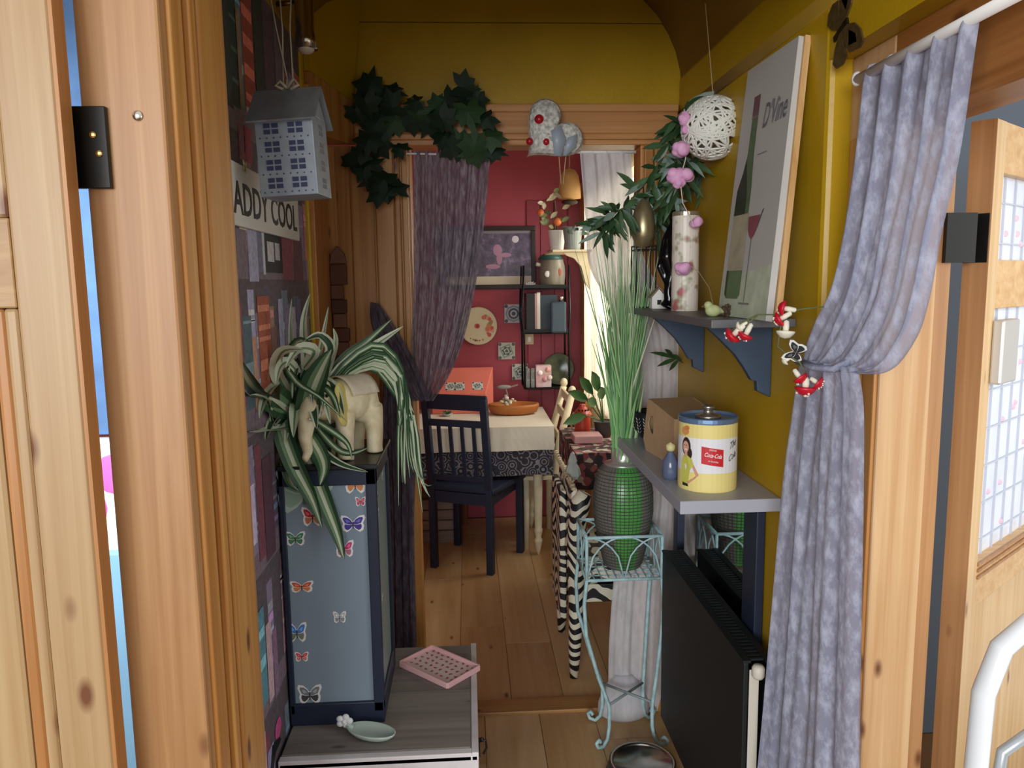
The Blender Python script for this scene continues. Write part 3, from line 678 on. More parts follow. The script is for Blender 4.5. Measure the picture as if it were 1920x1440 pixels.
SPL = [([(545,770),(505,745),(470,718),(440,660)],1.80,1.62,40,0), ([(540,780),(500,752),(460,738),(436,690)],1.8,1.6,14,1), ([(545,800),(505,808),(475,812),(448,800)],1.80,1.66,14,2),
 ([(540,740),(530,800),(552,870),(585,935),(604,990)],1.80,1.70,26,0), ([(560,760),(575,850),(605,930),(632,1000),(645,1050)],1.80,1.70,25,0), ([(545,760),(530,720),(535,690),(560,720),(600,745),(650,790)],1.80,1.68,9,0),
 ([(575,800),(585,740),(605,690),(622,655)],1.78,1.70,34,0), ([(560,790),(572,730),(590,690),(610,665)],1.79,1.74,20,0), ([(590,760),(640,680),(690,640),(735,598)],1.84,1.95,15,0), ([(600,750),(650,690),(700,650),(756,612)],1.84,1.93,15,2),
 ([(575,720),(572,660),(570,600),(582,550)],1.84,1.84,11,2), ([(585,720),(600,660),(608,620),(616,575)],1.86,1.9,7,2), ([(545,720),(546,660),(545,610),(547,560)],1.86,1.88,7,2), ([(560,740),(540,690),(560,640),(600,660)],1.8,1.74,14,0),
 ([(580,720),(620,660),(600,630),(570,640)],1.82,1.75,14,1), ([(545,745),(520,700),(530,660),(570,655)],1.78,1.70,18,2), ([(560,700),(540,680),(525,690),(518,720)],1.76,1.70,14,2), ([(570,690),(590,660),(560,655),(535,690)],1.76,1.70,16,2),
 ([(570,790),(600,840),(640,870),(690,885)],1.79,1.72,10,1), ([(570,800),(600,850),(608,880),(600,910)],1.78,1.71,22,0), ([(575,780),(610,800),(650,830),(660,860)],1.78,1.72,9,0), ([(560,800),(540,850),(545,900),(560,920)],1.79,1.72,18,0), 
 ([(600,745),(620,680),(630,640),(625,615)],1.82,1.8,9,2), ([(550,760),(530,790),(516,800),(505,770)],1.8,1.72,9,1), ([(585,790),(630,840),(660,850),(690,840)],1.78,1.74,9,0)]
for pts, ya, yb, wd_, md_ in SPL: leaf(pl, pxl(pts, ya, yb), wd_*1.4*1.75/FPX, md_)
for i in range(11):
    e_ = -26+i*5+rl.uniform(-5, 5); x_ = rl.uniform(-10, 12)
    pts = [(600+x_, 740), (650+x_, 690+e_*.6), (705+x_, 672+e_), (745+x_, 720+e_), (765+e_*.6, 790), (772+e_, 860+e_*2), (782+e_*1.4, 905+rl.uniform(-20, 60))]
    leaf(pl, pxl(pts, 1.84, 1.92, 1.78), rl.uniform(9, 15)*1.75/FPX, rl.choice((0, 0, 2, 2)))
for i in range(14):
    a = rl.uniform(0, 2*pi); r1 = rl.uniform(30, 75)
    pts = [(560+rl.uniform(-15, 15), 745+rl.uniform(-20, 20)), (560+math.cos(a)*r1*.6, 730-math.sin(a)*r1*.7), (560+math.cos(a)*r1, 735-math.sin(a)*r1*.9+15), (560+math.cos(a)*r1*1.2, 760-math.sin(a)*r1*.7+30)]
    leaf(pl, pxl(pts, 1.81, rl.uniform(1.70, 1.78)), rl.uniform(14, 26)*1.75/FPX, rl.choice((0, 0, 1, 2)))
# ---- tray and scoop on the chest
tr = thing('snack_tray', 'pink rectangular tray printed with small fruit slices lying on the chest', 'tray', (-.1, 1.98, CZ))
c_ = [W(752, 1197, Z=CZ+.02), W(893, 1258, Z=CZ+.02), W(822, 1297, Z=CZ+.012), W(748, 1262, Z=CZ+.012)]
o_ = c_[3]; ux = (c_[2]-c_[3]); ux.z = 0; uy = (c_[0]-c_[3]); uy.z = 0
ux = V((.135, -.13, 0)); uy = V((.085, .09, 0)); o_ = V((-.208, 2.025, CZ+.0005))
TPK = mat('tray_pink', '#e6cfcd', .4); TRM = mat('tray_rim', '#e4b4b4', .4)
def tp(a, b2, z): return o_+ux*a+uy*b2+V((0,0,z))
mk('tray_base', MB().hexa([tp(.03,.03,0),tp(.97,.03,0),tp(.97,.97,0),tp(.03,.97,0),tp(.02,.02,.005),tp(.98,.02,.005),tp(.98,.98,.005),tp(.02,.98,.005)]), TPK, tr)
rim = MB()
for (a, b2, c2, d2) in ((0,0,1,0),(1,0,1,1),(1,1,0,1),(0,1,0,0)):
    rim.bar(tp(a,b2,.008), tp(c2,d2,.008), .006, .016)
mk('rim', rim, TRM, tr, bevel=.002)
pr = MB()
for i in range(9):
    for j in range(6):
        c0 = tp((i+.5+(.25 if j % 2 else 0))/9.5, (j+.5)/6, .0056); a = rl.uniform(0, 6)
        e1 = V((math.cos(a), math.sin(a), 0))*.0055; e2 = V((-math.sin(a), math.cos(a), 0))*.0055
        pr.poly([c0-e1, c0-e1*.6-e2*.8, c0-e2, c0+e1*.6-e2*.8, c0+e1], hexc('#c2505c')); pr.poly([c0-e1*1.15+e2*.25, c0-e1+V((0,0,.0002)), c0+e1+V((0,0,.0002)), c0+e1*1.15+e2*.25], hexc('#5d7a58'))
mk('fruit_print', pr, PRINT, tr, recalc=False)
so = thing('ceramic_scoop', 'pale green ceramic scoop with white flower handle on the chest', 'scoop', (-.25, 1.69, CZ))
cx_, cy_ = -.245, 1.69; m = MB()
pf = [(0, .002), (.5, .003), (.8, .008), (.97, .017), (1.0, .022), (.95, .022), (.8, .013), (.4, .008), (0, .007)]
m.lathe([(r_*.062, z_) for r_, z_ in pf], (0,0,0), 28, sy=.5).xf(Matrix.Translation((cx_, cy_, CZ)) @ Matrix.Rotation(R(-22), 4, 'Z'))
mk('bowl', m, mat('celadon', '#b8c8bc', .25, noise=.05, nscale=8), so, smooth=True)
hp = V((cx_-.066, cy_+.03, CZ+.022))
mk('handle', MB().tube([(cx_-.045, cy_+.02, CZ+.014), (cx_-.06, cy_+.026, CZ+.02), hp], [.008, .007, .006], 10), mat('celadon', '#b8c8bc'), so, smooth=True)
fm = MB()
for i in range(5):
    a = 2*pi*i/5; fm.sph(hp+V((math.cos(a)*.012, -.004, .008+math.sin(a)*.01)), (.009, .006, .008), 10, 6)
fm.sph(hp+V((0,-.008,.008)), (.006,.005,.006), 8, 6)
mk('flower', fm, mat('white_glaze', '#e8ebea', .25), so, smooth=True)
# ---- ivy garland on the lintel
iv = thing('ivy_garland', 'dark green artificial ivy draped over the corner of the dining doorway lintel', 'garland', (-.2, 2.44, 1.75))
IVP = [(0,.0),(.10,-.12),(.34,-.20),(.30,.02),(.50,.16),(.28,.30),(.26,.48),(.10,.44),(0,.72)]
IVP = IVP + [(-x, y) for x, y in IVP[-2:0:-1]]
IVM = mat('ivy_leaf', '#16301c', .65, noise=.35, nscale=30); IVM2 = mat('ivy_leaf_light', '#2a4826', .65, noise=.3, nscale=30)
stem_px = [(690,150),(700,200),(720,235),(690,280),(690,330),(705,360)]; stem2 = [(720,230),(780,215),(830,230),(880,200),(890,250),(930,270)]
YI = 2.455
for sx_ in (stem_px, stem2): mk('stem', MB().tube(pxl(sx_, YI, YI), .003, 6), mat('ivy_stem', '#2e3a20', .6), iv, smooth=True)
IVL = [(695,150,34),(740,172,30),(725,205,34),(690,205,30),(672,222,26),(700,240,36),(735,235,34),(716,262,34),(690,272,30),(672,285,26),(700,305,30),(675,312,28),(712,330,34),(735,345,30),(690,340,28),(720,360,30),
 (790,212,30),(765,232,24),(812,200,24),(845,195,28),(800,240,28),(835,232,30),(878,165,30),(895,180,24),(868,200,30),(880,220,34),(905,225,26),(830,262,30),(860,262,34),(890,262,34),(915,268,30),(932,258,28),(935,285,24),(880,288,30),(850,285,26),(770,190,22),(660,300,22),(745,275,22),(700,180,24)]
for i, (px_, py_, s_) in enumerate(IVL):
    c0 = W(px_, py_, Y=YI-rl.uniform(0, .05)); a = rl.uniform(0, 2*pi); sz = s_*2.05*2.45/FPX
    mm = MB(); n_ = len(IVP)
    vs = [(x*sz, y*sz-.3*sz, -abs(x)*sz*.35-(y-.2)**2*sz*.4) for x, y in IVP]+[(0, -.16*sz, .01*sz)]
    mm._a(vs, [(j, (j+1) % n_, n_) for j in range(n_)])
    mm.xf(Matrix.Translation(c0) @ Euler((R(90)+rl.uniform(-.6, .6), rl.uniform(-.5, .5), 0)).to_matrix().to_4x4() @ Matrix.Rotation(a, 4, 'Z'))
    mk('leaf', mm, IVM2 if rl.random() < .25 else IVM, iv, recalc=False)
# ---- heart ornament
he = thing('heart_ornament', 'white wicker heart with red beads and grey ribbon on the lintel', 'ornament', W(1030, 295, Y=2.46))
def heart2(t):
    x = 16*math.sin(t)**3; y = 13*math.cos(t)-5*math.cos(2*t)-2*math.cos(3*t)-math.cos(4*t); return x/17, (y+2.5)/17
hc = W(1026, 256, Y=2.455); sc = 52*2.46/FPX*1.2
HX = Matrix.Translation(hc) @ Matrix.Rotation(R(46), 4, 'Y')
ho_ = [heart2(2*pi*i/40) for i in range(40)]
m = MB()
for i in range(4):     # puffed layers
    pass
rings = [(1, 0), (.93, .018), (.75, .03), (.45, .036), (0.02, .038)]
allv = []
for s in (1, -1):
    for (k_, d_) in rings:
        allv.append([V((x*k_*sc, -s*d_, y*k_*sc)) for x, y in ho_])
m2 = MB()
for s in range(2):
    for r_ in range(4):
        a, b2 = allv[s*5+r_], allv[s*5+r_+1]; n_ = 40
        m2._a(a+b2, [(i, (i+1) % n_, n_+(i+1) % n_, n_+i) for i in range(n_)])
m2.xf(HX); mk('body', m2, mat('white_wicker', '#ecebe2', .75, bump=.4, bscale=160, nscale=90, col2='#a9a8a0'), he, smooth=True)
for px_, py_, r_ in ((1011,224,9),(993,265,6.5),(1024,266,7)):
    mk('bead', MB().sph(W(px_, py_, Y=2.425), (r_*1.7*2.46/FPX/1.7,)*3, 12, 8), mat('red_bead', '#b3202c', .2), he, smooth=True)
pm = MB(); bm_ = MB()
rb = MB()
for pp in ([(1040,292),(1033,245),(1052,234),(1062,262),(1052,292)], [(1056,292),(1064,258),(1082,252),(1080,275),(1062,292)]):
    rb._a([W(a, b2, Y=2.413) for a, b2 in pp]+[W(a, b2, Y=2.417) for a, b2 in pp], [(0,1,2,3,4),(9,8,7,6,5)]+[(i, (i+1)%5, 5+(i+1)%5, 5+i) for i in range(5)])
mk('ribbon_bow', rb, mat('grey_satin', '#a9b3c0', .35), he, smooth=True)
st = MB()
for a, b2 in (((1048,292),(1052,345)), ((1061,292),(1056,345))): st.tube([W(a[0], a[1], Y=2.43), W(b2[0], b2[1], Y=2.43)], .0015, 5)
mk('hanging_string', st, mat('string', '#b9a37a', .8), he)
# ---- curtains of the dining doorway
def curtain(name, rows, mt, label, folds=9, amp=.012, nu=40, nv=90, parent=None, group=None, seed=1, amps=None, hem=0):
    """rows: list of (left point, right point) from top to bottom; folded cloth between them"""
    rnd_ = random.Random(seed); ph = [rnd_.uniform(0, 6.28) for _ in range(4)]
    k = len(rows)-1
    def cr(a, b2, c2, d2, f): return .5*((2*b2)+(c2-a)*f+(2*a-5*b2+4*c2-d2)*f*f+(3*b2-3*c2+d2-a)*f**3)
    def fn(u_, v_):
        t = u_*k; j = min(int(t), k-1); f = t-j
        g = lambda i, s: V(rows[max(0, min(k, i))][s])
        L_ = cr(g(j-1,0), g(j,0), g(j+1,0), g(j+2,0), f); R_ = cr(g(j-1,1), g(j,1), g(j+1,1), g(j+2,1), f)
        d = R_-L_; p = L_+d*v_; a = amp if amps is None else lerp(amps[j], amps[min(j+1, k)], f)
        nn = V((-d.y, d.x, 0)); nn = nn.normalized() if nn.length > 1e-5 else V((0,-1,0))
        w = math.sin(v_*folds*2*pi+ph[0]+1.4*math.sin(v_*5+u_*2))*.65+.35*math.sin(v_*folds*3.7*pi+ph[1]+u_*3)
        return p+nn*(a*w)
    o = mk(name, MB().grid(fn, nv, nu*2), mt, parent, smooth=True, recalc=False)
    return o
PV = sheer('purple_voile', '#686270', '#9a929c', .84, (16, 16, 3), 7, (.4, .62), .25, op2=.95)
YC = 2.475
cu = thing('voile_curtain', 'dark purple patterned voile tied back at the left of the dining doorway', 'curtain', (-.15, 2.45, 1.0))
rows = [(W(772,283,Y=YC), W(922,290,Y=YC)), (W(775,300,Y=YC), W(918,305,Y=YC)), (W(776,420,Y=YC), W(908,420,Y=YC)), (W(775,560,Y=YC), W(890,545,Y=YC)), (W(772,650,Y=YC), W(868,640,Y=YC)), (W(778,715,Y=YC), W(842,705,Y=YC)), (W(786,748,Y=YC), W(812,752,Y=YC))]
curtain('drape', rows, PV, '', folds=7, amp=.010, parent=cu, seed=3)
rows = [(W(694,566,Y=2.45), W(712,570,Y=2.45)), (W(696,610,Y=2.45), W(740,612,Y=2.45)), (W(722,680,Y=2.45), W(775,672,Y=2.45)), (W(745,735,Y=2.45), W(800,728,Y=2.45)), (W(770,752,Y=2.45), W(806,752,Y=2.45))]
PV2 = sheer('purple_voile_bunched', '#554e5b', '#736b78', .88, (10, 10, 3), 7, (.4, .62), .15, op2=.97)
curtain('tie_back', rows, PV2, '', folds=3, amp=.006, parent=cu, seed=8, nu=20, nv=40)
rows = [(W(722,640,Y=2.462), W(750,640,Y=2.462)), (W(718,800,Y=2.462), W(778,800,Y=2.462)), (W(728,1000,Y=2.462), W(776,1000,Y=2.462)), (W(730,1230,Y=2.462), W(782,1230,Y=2.462)), (W(735,1400,Y=2.462), W(790,1400,Y=2.462))]
curtain('tail', rows, PV2, '', folds=4, amp=.008, parent=cu, seed=9, nu=20)
mk('curtain_wire', MB().tube([W(762,288,Y=YC), W(925,291,Y=YC)], .003, 8), WHITE, cu)
WV = sheer('white_voile', '#e2e3e8', '#efeff3', .74, (9, 9, 3), 5, (.3, .7), .35, op2=.86)
cw = thing('voile_curtain', 'white sheer voile hanging at the right of the dining doorway', 'curtain', (.5, 2.44, 0))
rows = [(W(1086,283,Y=YC), W(1182,283,Y=YC)), (W(1088,300,Y=YC), W(1184,300,Y=YC)), (W(1098,420,Y=YC), W(1195,430,Y=YC)), (W(1105,500,Y=YC), W(1215,500,Y=YC)), (W(1150,590,Y=YC), W(1262,590,Y=YC)), (W(1170,680,Y=YC), W(1276,680,Y=YC)), (W(1175,760,Y=YC), W(1272,780,Y=YC)), (W(1180,900,Y=YC), W(1272,900,Y=YC)), (W(1160,1000,Y=YC), W(1268,1000,Y=YC)), (W(1150,1090,Y=2.477), W(1250,1090,Y=2.477)), (W(1142,1200,Y=2.477), W(1246,1200,Y=2.477)), (W(1140,1280,Y=2.477), W(1244,1275,Y=2.477)), (W(1135,1338,Y=2.477), W(1232,1332,Y=2.477))]
curtain('drape', rows, WV, '', folds=4, amp=.006, parent=cw, seed=5)
pool = MB().lathe([(.07, 0.004), (.09, .02), (.088, .05), (.07, .10), (.05, .13), (.03, .15)], W(1172, 1352, Z=0.0)+V((0, .03, .002)), 26, sy=.7)
mk('pooled_hem', pool, WV, cw, smooth=True)
mk('curtain_rod', MB().tube([W(1080,285,Y=YC), W(1192,285,Y=YC)], .005, 10), WHITE, cw, smooth=True)
# ================================================================== RIGHT SIDE
# ---- right door
A = W(1786, 720, Y=1.382); B = W(1838, 720, Y=1.345); A.z = B.z = 0; ed = (A-B).normalized(); fd = V((-ed.y, ed.x, 0)); fd = fd if fd.x > 0 else -fd
def rbx(mb, u0, u1, t0, t1, z0, z1):
    p = []
    for z in (z0, z1):
        for (u_, t_) in ((u0,t0),(u1,t0),(u1,t1),(u0,t1)): p.append(B+fd*u_+ed*t_+V((0,0,z)))
    return mb.hexa(p)
PR1 = pine('right_door_pine', '#dcbb8b', '#cba06a'); PRH = pine('right_door_rail', '#dfba86', '#c8995f', axis=0, knots=False); PRE = pine('right_door_edge', '#b5875a', '#9c6d42')
DT = 1.775; DW = .70
dr = struct('door_2', rbx(MB(), .002, .05, 0, .042, .02, DT), PR1, 'pine door with leaded white glass opening away at the right', bevel=.002); ORG[dr] = V(dr.location)
mk('door_edge', rbx(MB(), -.001, .002, .0, .042, .02, DT), PRE, dr)  # edge turned from the light, shade painted in with darker pine
mk('stile', rbx(MB(), DW-.09, DW, 0, .042, .02, DT), PR1, dr, bevel=.002)
for z0, z1 in ((.02, .25), (.86, .95), (1.44, 1.53), (DT-.09, DT)): mk('rail', rbx(MB(), .05, DW-.09, .001, .041, z0, z1), PRH, dr, bevel=.002)
for z0, z1 in ((.944, .95), (.932, .938), (.918, .924)): mk('moulding', rbx(MB(), .05, DW-.09, -.003, .002, z0, z1), PRE, dr)
mk('panel', rbx(MB(), .06, DW-.10, .012, .03, .25, .86), PR1, dr, bevel=.004)
LGM = mat('leaded_glass', '#e9edf4', .12, noise=.06, nscale=6, col2='#d8deea')
for z0, z1 in ((.95, 1.44), (1.53, DT-.09)):
    gp = mk('glass_pane', rbx(MB(), .05, DW-.09, .018, .024, z0, z1), LGM, dr)
    ld = MB(); nz_ = int((z1-z0)/.075)
    for i in range(1, 9): rbx(ld, .05+i*.06, .054+i*.06, .014, .018, z0, z1)
    for i in range(nz_): rbx(ld, .05, DW-.09, .015, .018, z0+.03+i*.075, z0+.033+i*.075)
    mk('lead_strip', ld, mat('lead', '#c3c8d4', .5, .1), gp)
    fl = MB(); rr = random.Random(3)
    for i in range(26):
        p = B+fd*rr.uniform(.06, DW-.1)+ed*.0165+V((0,0,rr.uniform(z0+.03, z1-.03)))
        fl.sph(p, (.006,.001,.006), 6, 4)
    mk('etched_flower', fl, mat('etched_pink', '#d8b6c6', .4), gp)
mk('handle_plate', rbx(MB(), .042, .13, -.02, 0, 1.30, 1.42), mat('plate_grey', '#c9c6c0', .35, .4), dr, bevel=.004)
hg = MB(); z0, z1 = 1.525, 1.612
hx = W(1772, 430, Y=1.34).x; hg.box(hx, A.x-.004, 1.334, 1.344, z0, z1); hg.tube([(A.x-.004, 1.346, z0), (A.x-.004, 1.346, z1)], .005, 10)
rbx(hg, -.004, -.001, .002, .042, z0, z1)
mk('hinge', hg, mat('black_hinge', '#14130f'), dr)
# ---- white tubular chair, back rail only in view
wc = thing('tubular_chair', 'white tubular metal chair with curved back in front of the right door', 'chair', (1.02, 1.0, 0))
WM = mat('white_enamel', '#e4e8ec', .25)
yb = 1.12
def U(px_, py_): return W(px_, py_, Y=yb)
arch = [U(1826,1640), U(1830,1440), U(1844,1300), U(1878,1215), U(1930,1170)]
xm = 1.02
arch = [V((p.x, yb, p.z)) for p in arch]; top = V((xm+.03, yb, arch[-1].z+.015))
full = [V((arch[0].x-.005, yb, .0))]+arch+[top]+[V((2*(xm+.03)-p.x, yb, p.z)) for p in reversed(arch)]+[V((2*(xm+.03)-arch[0].x+.005, yb, 0))]
mk('back_frame', MB().tube(full, .0175, 14), WM, wc, smooth=True)
lo = [U(1868,1480), U(1880,1410), U(1930,1375)]; lo = [V((p.x, yb+.0, p.z)) for p in lo]
fl2 = lo+[V((xm+.03, yb, lo[-1].z+.01))]+[V((2*(xm+.03)-p.x, yb, p.z)) for p in reversed(lo)]
mk('inner_bow', MB().tube([V((lo[0].x, yb, .46))]+fl2+[V((2*(xm+.03)-lo[0].x, yb, .46))], .0095, 12), mat('grey_enamel', '#aeb4b8', .3, .3), wc, smooth=True)
mk('seat', MB().lathe([(0,.44),(.17,.44),(.185,.45),(.185,.47),(.17,.48),(0,.485)], (xm+.03, yb-.17, 0), 28), WM, wc, smooth=False)
for sx in (-.13, .13): mk('leg', MB().tube([(xm+.03+sx, yb-.30, .445), (xm+.03+sx*1.25, yb-.36, 0)], .012, 10), WM, wc, smooth=True)
# ---- grey curtain on white rod
gc = thing('net_curtain', 'grey floral net curtain tied back on a white rod at the right', 'curtain', (.70, 1.35, 0))
GV = sheer('grey_net', '#9da1b8', '#bcc0d4', .80, (14, 14, 7), 4, (.44, .64), .2, op2=.97)
XC = .70
def X_(px_, py_, x): return W(px_, py_, X=x)
rows = [(X_(1622,128,.700), X_(1838,22,.700)), (X_(1618,165,.700), X_(1828,60,.700)), (X_(1605,300,.695), X_(1796,280,.70)), (X_(1585,440,.685), X_(1762,430,.695)), (X_(1562,540,.665), X_(1738,560,.685)), (X_(1532,600,.655), X_(1712,640,.675)), (X_(1512,650,.645), X_(1660,698,.66)), (X_(1506,685,.64), X_(1575,698,.645))]
curtain('swag', rows, GV, '', folds=5, amp=.012, parent=gc, seed=4, amps=[.006,.012,.012,.012,.012,.010,.008,.005])
rows = [(X_(1504,672,.64), X_(1600,690,.645)), (W(1492,760,Y=1.485), X_(1610,760,.66)), (W(1474,900,Y=1.50), X_(1611,900,.67)), (W(1452,1150,Y=1.505), X_(1609,1150,.675)), (W(1436,1330,Y=1.505), X_(1609,1330,.68)), (W(1420,1500,Y=1.505), X_(1611,1500,.685)), (W(1412,1700,Y=1.505), X_(1611,1700,.685)), (W(1410,1925,Y=1.505), X_(1611,1990,.685))]
curtain('tail', rows, GV, '', folds=4, amp=.010, parent=gc, seed=12, nu=30)
mk('tie', MB().tube([X_(1500,678,.632), X_(1530,690,.62), X_(1565,692,.632), X_(1590,680,.655)], .012, 10, flat=.5), GV, gc, smooth=True)
mk('rod', MB().tube([X_(1606,150,.70), X_(1960,-38,.70)], .009, 14), mat('rod_white', '#ece9e6', .35), gc, smooth=True)
mk('rod_end', MB().sph(X_(1607,148,.70), (.010,.010,.013), 12, 8), WHITE, gc, smooth=True)
# ---- metal butterfly on the wall
mb_ = MB(); butterfly(mb_, W(1578, 52, X=XR-.004), (0,.35,.94), (0,-.94,.35), .165, hexc('#6b5634'), rim=None, body=hexc('#2c2418'), lift=.003, sy=.8)
tag(mk('metal_butterfly', mb_, vcol('bronze_print', .4, noise=.5, nscale=90, metal=.4), recalc=True), 'brown filigree metal butterfly on the yellow wall above the curtain', 'wall decoration')
# ---- upper shelf
GS = mat('shelf_grey', '#6a6a6e', .45, noise=.1, nscale=20, stretch=(8, 1, 8)); BK = mat('bracket_navy', '#3a4a60', .5, noise=.1, nscale=20)
SZ = 1.418
us = thing('wall_shelf', 'dark grey wooden shelf on navy brackets holding the wine picture', 'shelf', (.6, 2.0, SZ-.2))
mk('board', MB().box(.505, XR-.001, 1.575, 2.43, SZ-.018, SZ), GS, us, bevel=.002)
def brk(y):
    prof_ = [(XR-.001, SZ-.019), (.53, SZ-.019), (.545, SZ-.032), (.565, SZ-.05), (.60, SZ-.085), (.622, SZ-.115), (.640, SZ-.145), (.652, SZ-.148), (.654, SZ-.17), (XR-.001, SZ-.185)]
    return MB().prism([(x, z) for x, z in prof_], (0, y, 0), (1,0,0), (0,0,1), .022)
for y in (1.72, 2.22): mk('bracket', brk(y), BK, us, bevel=.002)
# ---- wine picture leaning on the wall
wp = thing('wine_picture', 'tall pale wine bottle picture board leaning on the upper shelf', 'picture', (.63, 1.62, SZ))
P00 = V((.584, 1.775, SZ+.001)); P10 = V((.584, 1.485, SZ+.001))
P01 = V((.666, 1.845, SZ+.565)); P11 = V((.666, 1.565, SZ+.56))
nq = (P10-P00).cross(P01-P00).normalized(); nq = nq if nq.x > 0 else -nq     # towards the wall
th = .014
mk('canvas', MB().hexa([P00, P10, P10+nq*th, P00+nq*th, P01, P11, P11+nq*th, P01+nq*th]), mat('pale_grey_paint', '#c2c0bb', .5, noise=.05, nscale=5), wp)
fs = MB(); fs.bar(lerp(P10, P11, 0)+nq*.022, lerp(P10, P11, 1)+nq*.016, .012, .016)
mk('frame_strip', fs, pine('strip_pine', '#d8b07c', '#bf9258', knots=False), wp)
def pq(a, b_, d=.0006): return lerp(lerp(P00, P10, a), lerp(P01, P11, a), b_)-nq*d
art = MB()
def apoly(pts, c, d=.0006): art.poly([pq(a, b_, d) for a, b_ in pts], hexc(c))
apoly([(.0,0),(1,0),(1,.20),(.0,.14)], '#cdd6bd', .0004)
apoly([(.10,.40),(.42,.40),(.42,.50),(.40,.57),(.385,.64),(.38,.86),(.26,.86),(.25,.64),(.20,.57),(.11,.50)], '#5b7550')
apoly([(.10,.40),(.34,.40),(.34,.47),(.30,.54),(.26,.60),(.24,.62),(.20,.57),(.11,.50)], '#2f3d2e', .0009)
apoly([(.10,.18),(.44,.18),(.44,.40),(.10,.40)], '#bdb399', .0009)
apoly([(.10,.085),(.14,.07),(.40,.07),(.44,.085),(.44,.18),(.10,.18)], '#6d875e', .0009)
apoly([(.10,.085),(.15,.075),(.15,.18),(.10,.18)], '#46533e', .0012)
apoly([(.255,.79),(.385,.79),(.385,.865),(.255,.865)], '#7c5560', .0012); apoly([(.255,.775),(.385,.775),(.385,.786),(.255,.786)], '#8d6a70', .0012)
apoly([(.46,.335),(.50,.31),(.55,.295),(.60,.31),(.66,.345),(.68,.385),(.45,.385)], '#9b5560', .0013)
apoly([(.543,.06),(.558,.06),(.56,.30),(.545,.30)], '#8a8d86', .0013); apoly([(.44,.05),(.66,.05),(.66,.057),(.44,.057)], '#8a8d86', .0013)
apoly([(.60,.31),(.66,.345),(.74,.405),(.72,.405)], '#5d5a5a', .0014)
apoly([(.47,.62),(.66,.62),(.66,.623),(.47,.623)], '#8f8a8a', .0013)
mk('printed_art', art, vcol('art_print', .5, noise=.25, nscale=30), wp, recalc=False)
ux_ = (P10-P00).normalized(); uy_ = (P01-P00).normalized()
tx = text_mb("D'Vine", .075, pq(.50, .72, .002), ux_, uy_, .0006, shear=.3, sx=.62)
mk('script_lettering', tx, mat('ink_grey', '#6f6a70', .6), wp)
# ---- rattan ball
bc = W(1336, 240, Y=2.05); br = 56*2.05/FPX
rb = thing('rattan_ball', 'white woven rattan ball hanging on the garland above the shelf', 'ornament', bc-V((0,0,br)))
rr = random.Random(2)
BM = mat('white_cane', '#e3e2d8', .6)
for i in range(52):
    n_ = V((rr.gauss(0,1), rr.gauss(0,1), rr.gauss(0,1))).normalized(); a_ = n_.orthogonal().normalized(); b_ = n_.cross(a_); off = rr.uniform(-.45, .45)
    rad = math.sqrt(1-off*off)*br
    mk('cane_loop', MB().tube([bc+n_*off*br+(a_*math.cos(t)+b_*math.sin(t))*rad for t in [2*pi*j/28 for j in range(28)]], .0031, 5, closed=True), BM, rb, smooth=True)
mk('hanging_string', MB().tube([bc+V((0,0,br)), V((bc.x-.01, bc.y+.05, 2.22))], .0012, 5), mat('string', '#b9a37a'), rb)
# ---- shelf items
def shelf_pt(px_, py_, z=SZ): return W(px_, py_, Z=z)
# floral cylinder
c0 = V((.594, 2.09, SZ)); hh = W(1280, 397, Y=2.09).z-SZ
fc = thing('floral_cylinder', 'tall cream cylinder tin printed with pink roses on the upper shelf', 'tin', c0)
R1 = 25*2.09/FPX
fmt, nt, N, L, b = nmat('rose_print'); 
tc = N.new('ShaderNodeTexCoord'); vo = N.new('ShaderNodeTexVoronoi'); vo.inputs['Scale'].default_value = 32; L.new(tc.outputs['Object'], vo.inputs['Vector'])
nz = N.new('ShaderNodeTexNoise'); nz.inputs['Scale'].default_value = 22; L.new(tc.outputs['Object'], nz.inputs['Vector'])
rp = N.new('ShaderNodeValToRGB'); e = rp.color_ramp.elements; e[0].position = .42; e[0].color = (*hexc('#b5636a'), 1); e[1].position = .55; e[1].color = (*hexc('#e0d6c8'), 1)
q_ = rp.color_ramp.elements.new(.48); q_.color = (*hexc('#a9a98c'), 1)
mx = N.new('ShaderNodeMath'); mx.operation = 'ADD'; mm_ = N.new('ShaderNodeMath'); mm_.operation = 'MULTIPLY'; mm_.inputs[1].default_value = .25
L.new(vo.outputs['Distance'], mm_.inputs[0]); L.new(nz.outputs[0], mx.inputs[0]); L.new(mm_.outputs[0], mx.inputs[1])
sb = N.new('ShaderNodeMath'); sb.operation = 'SUBTRACT'; sb.inputs[1].default_value = .06; L.new(mx.outputs[0], sb.inputs[0])
L.new(sb.outputs[0], rp.inputs[0]); L.new(rp.outputs[0], b.inputs['Base Color']); b.inputs['Roughness'].default_value = .4
MATS['rose_print'] = fmt
mk('body', MB().lathe([(R1, 0), (R1, hh-.012)], c0, 28), fmt, fc, smooth=False)
mk('lid', MB().lathe([(R1*1.02, hh-.012), (R1*1.02, hh-.002), (R1*.95, hh), (0, hh)], c0, 28), mat('tin_gold', '#b9a892', .3, .7), fc)
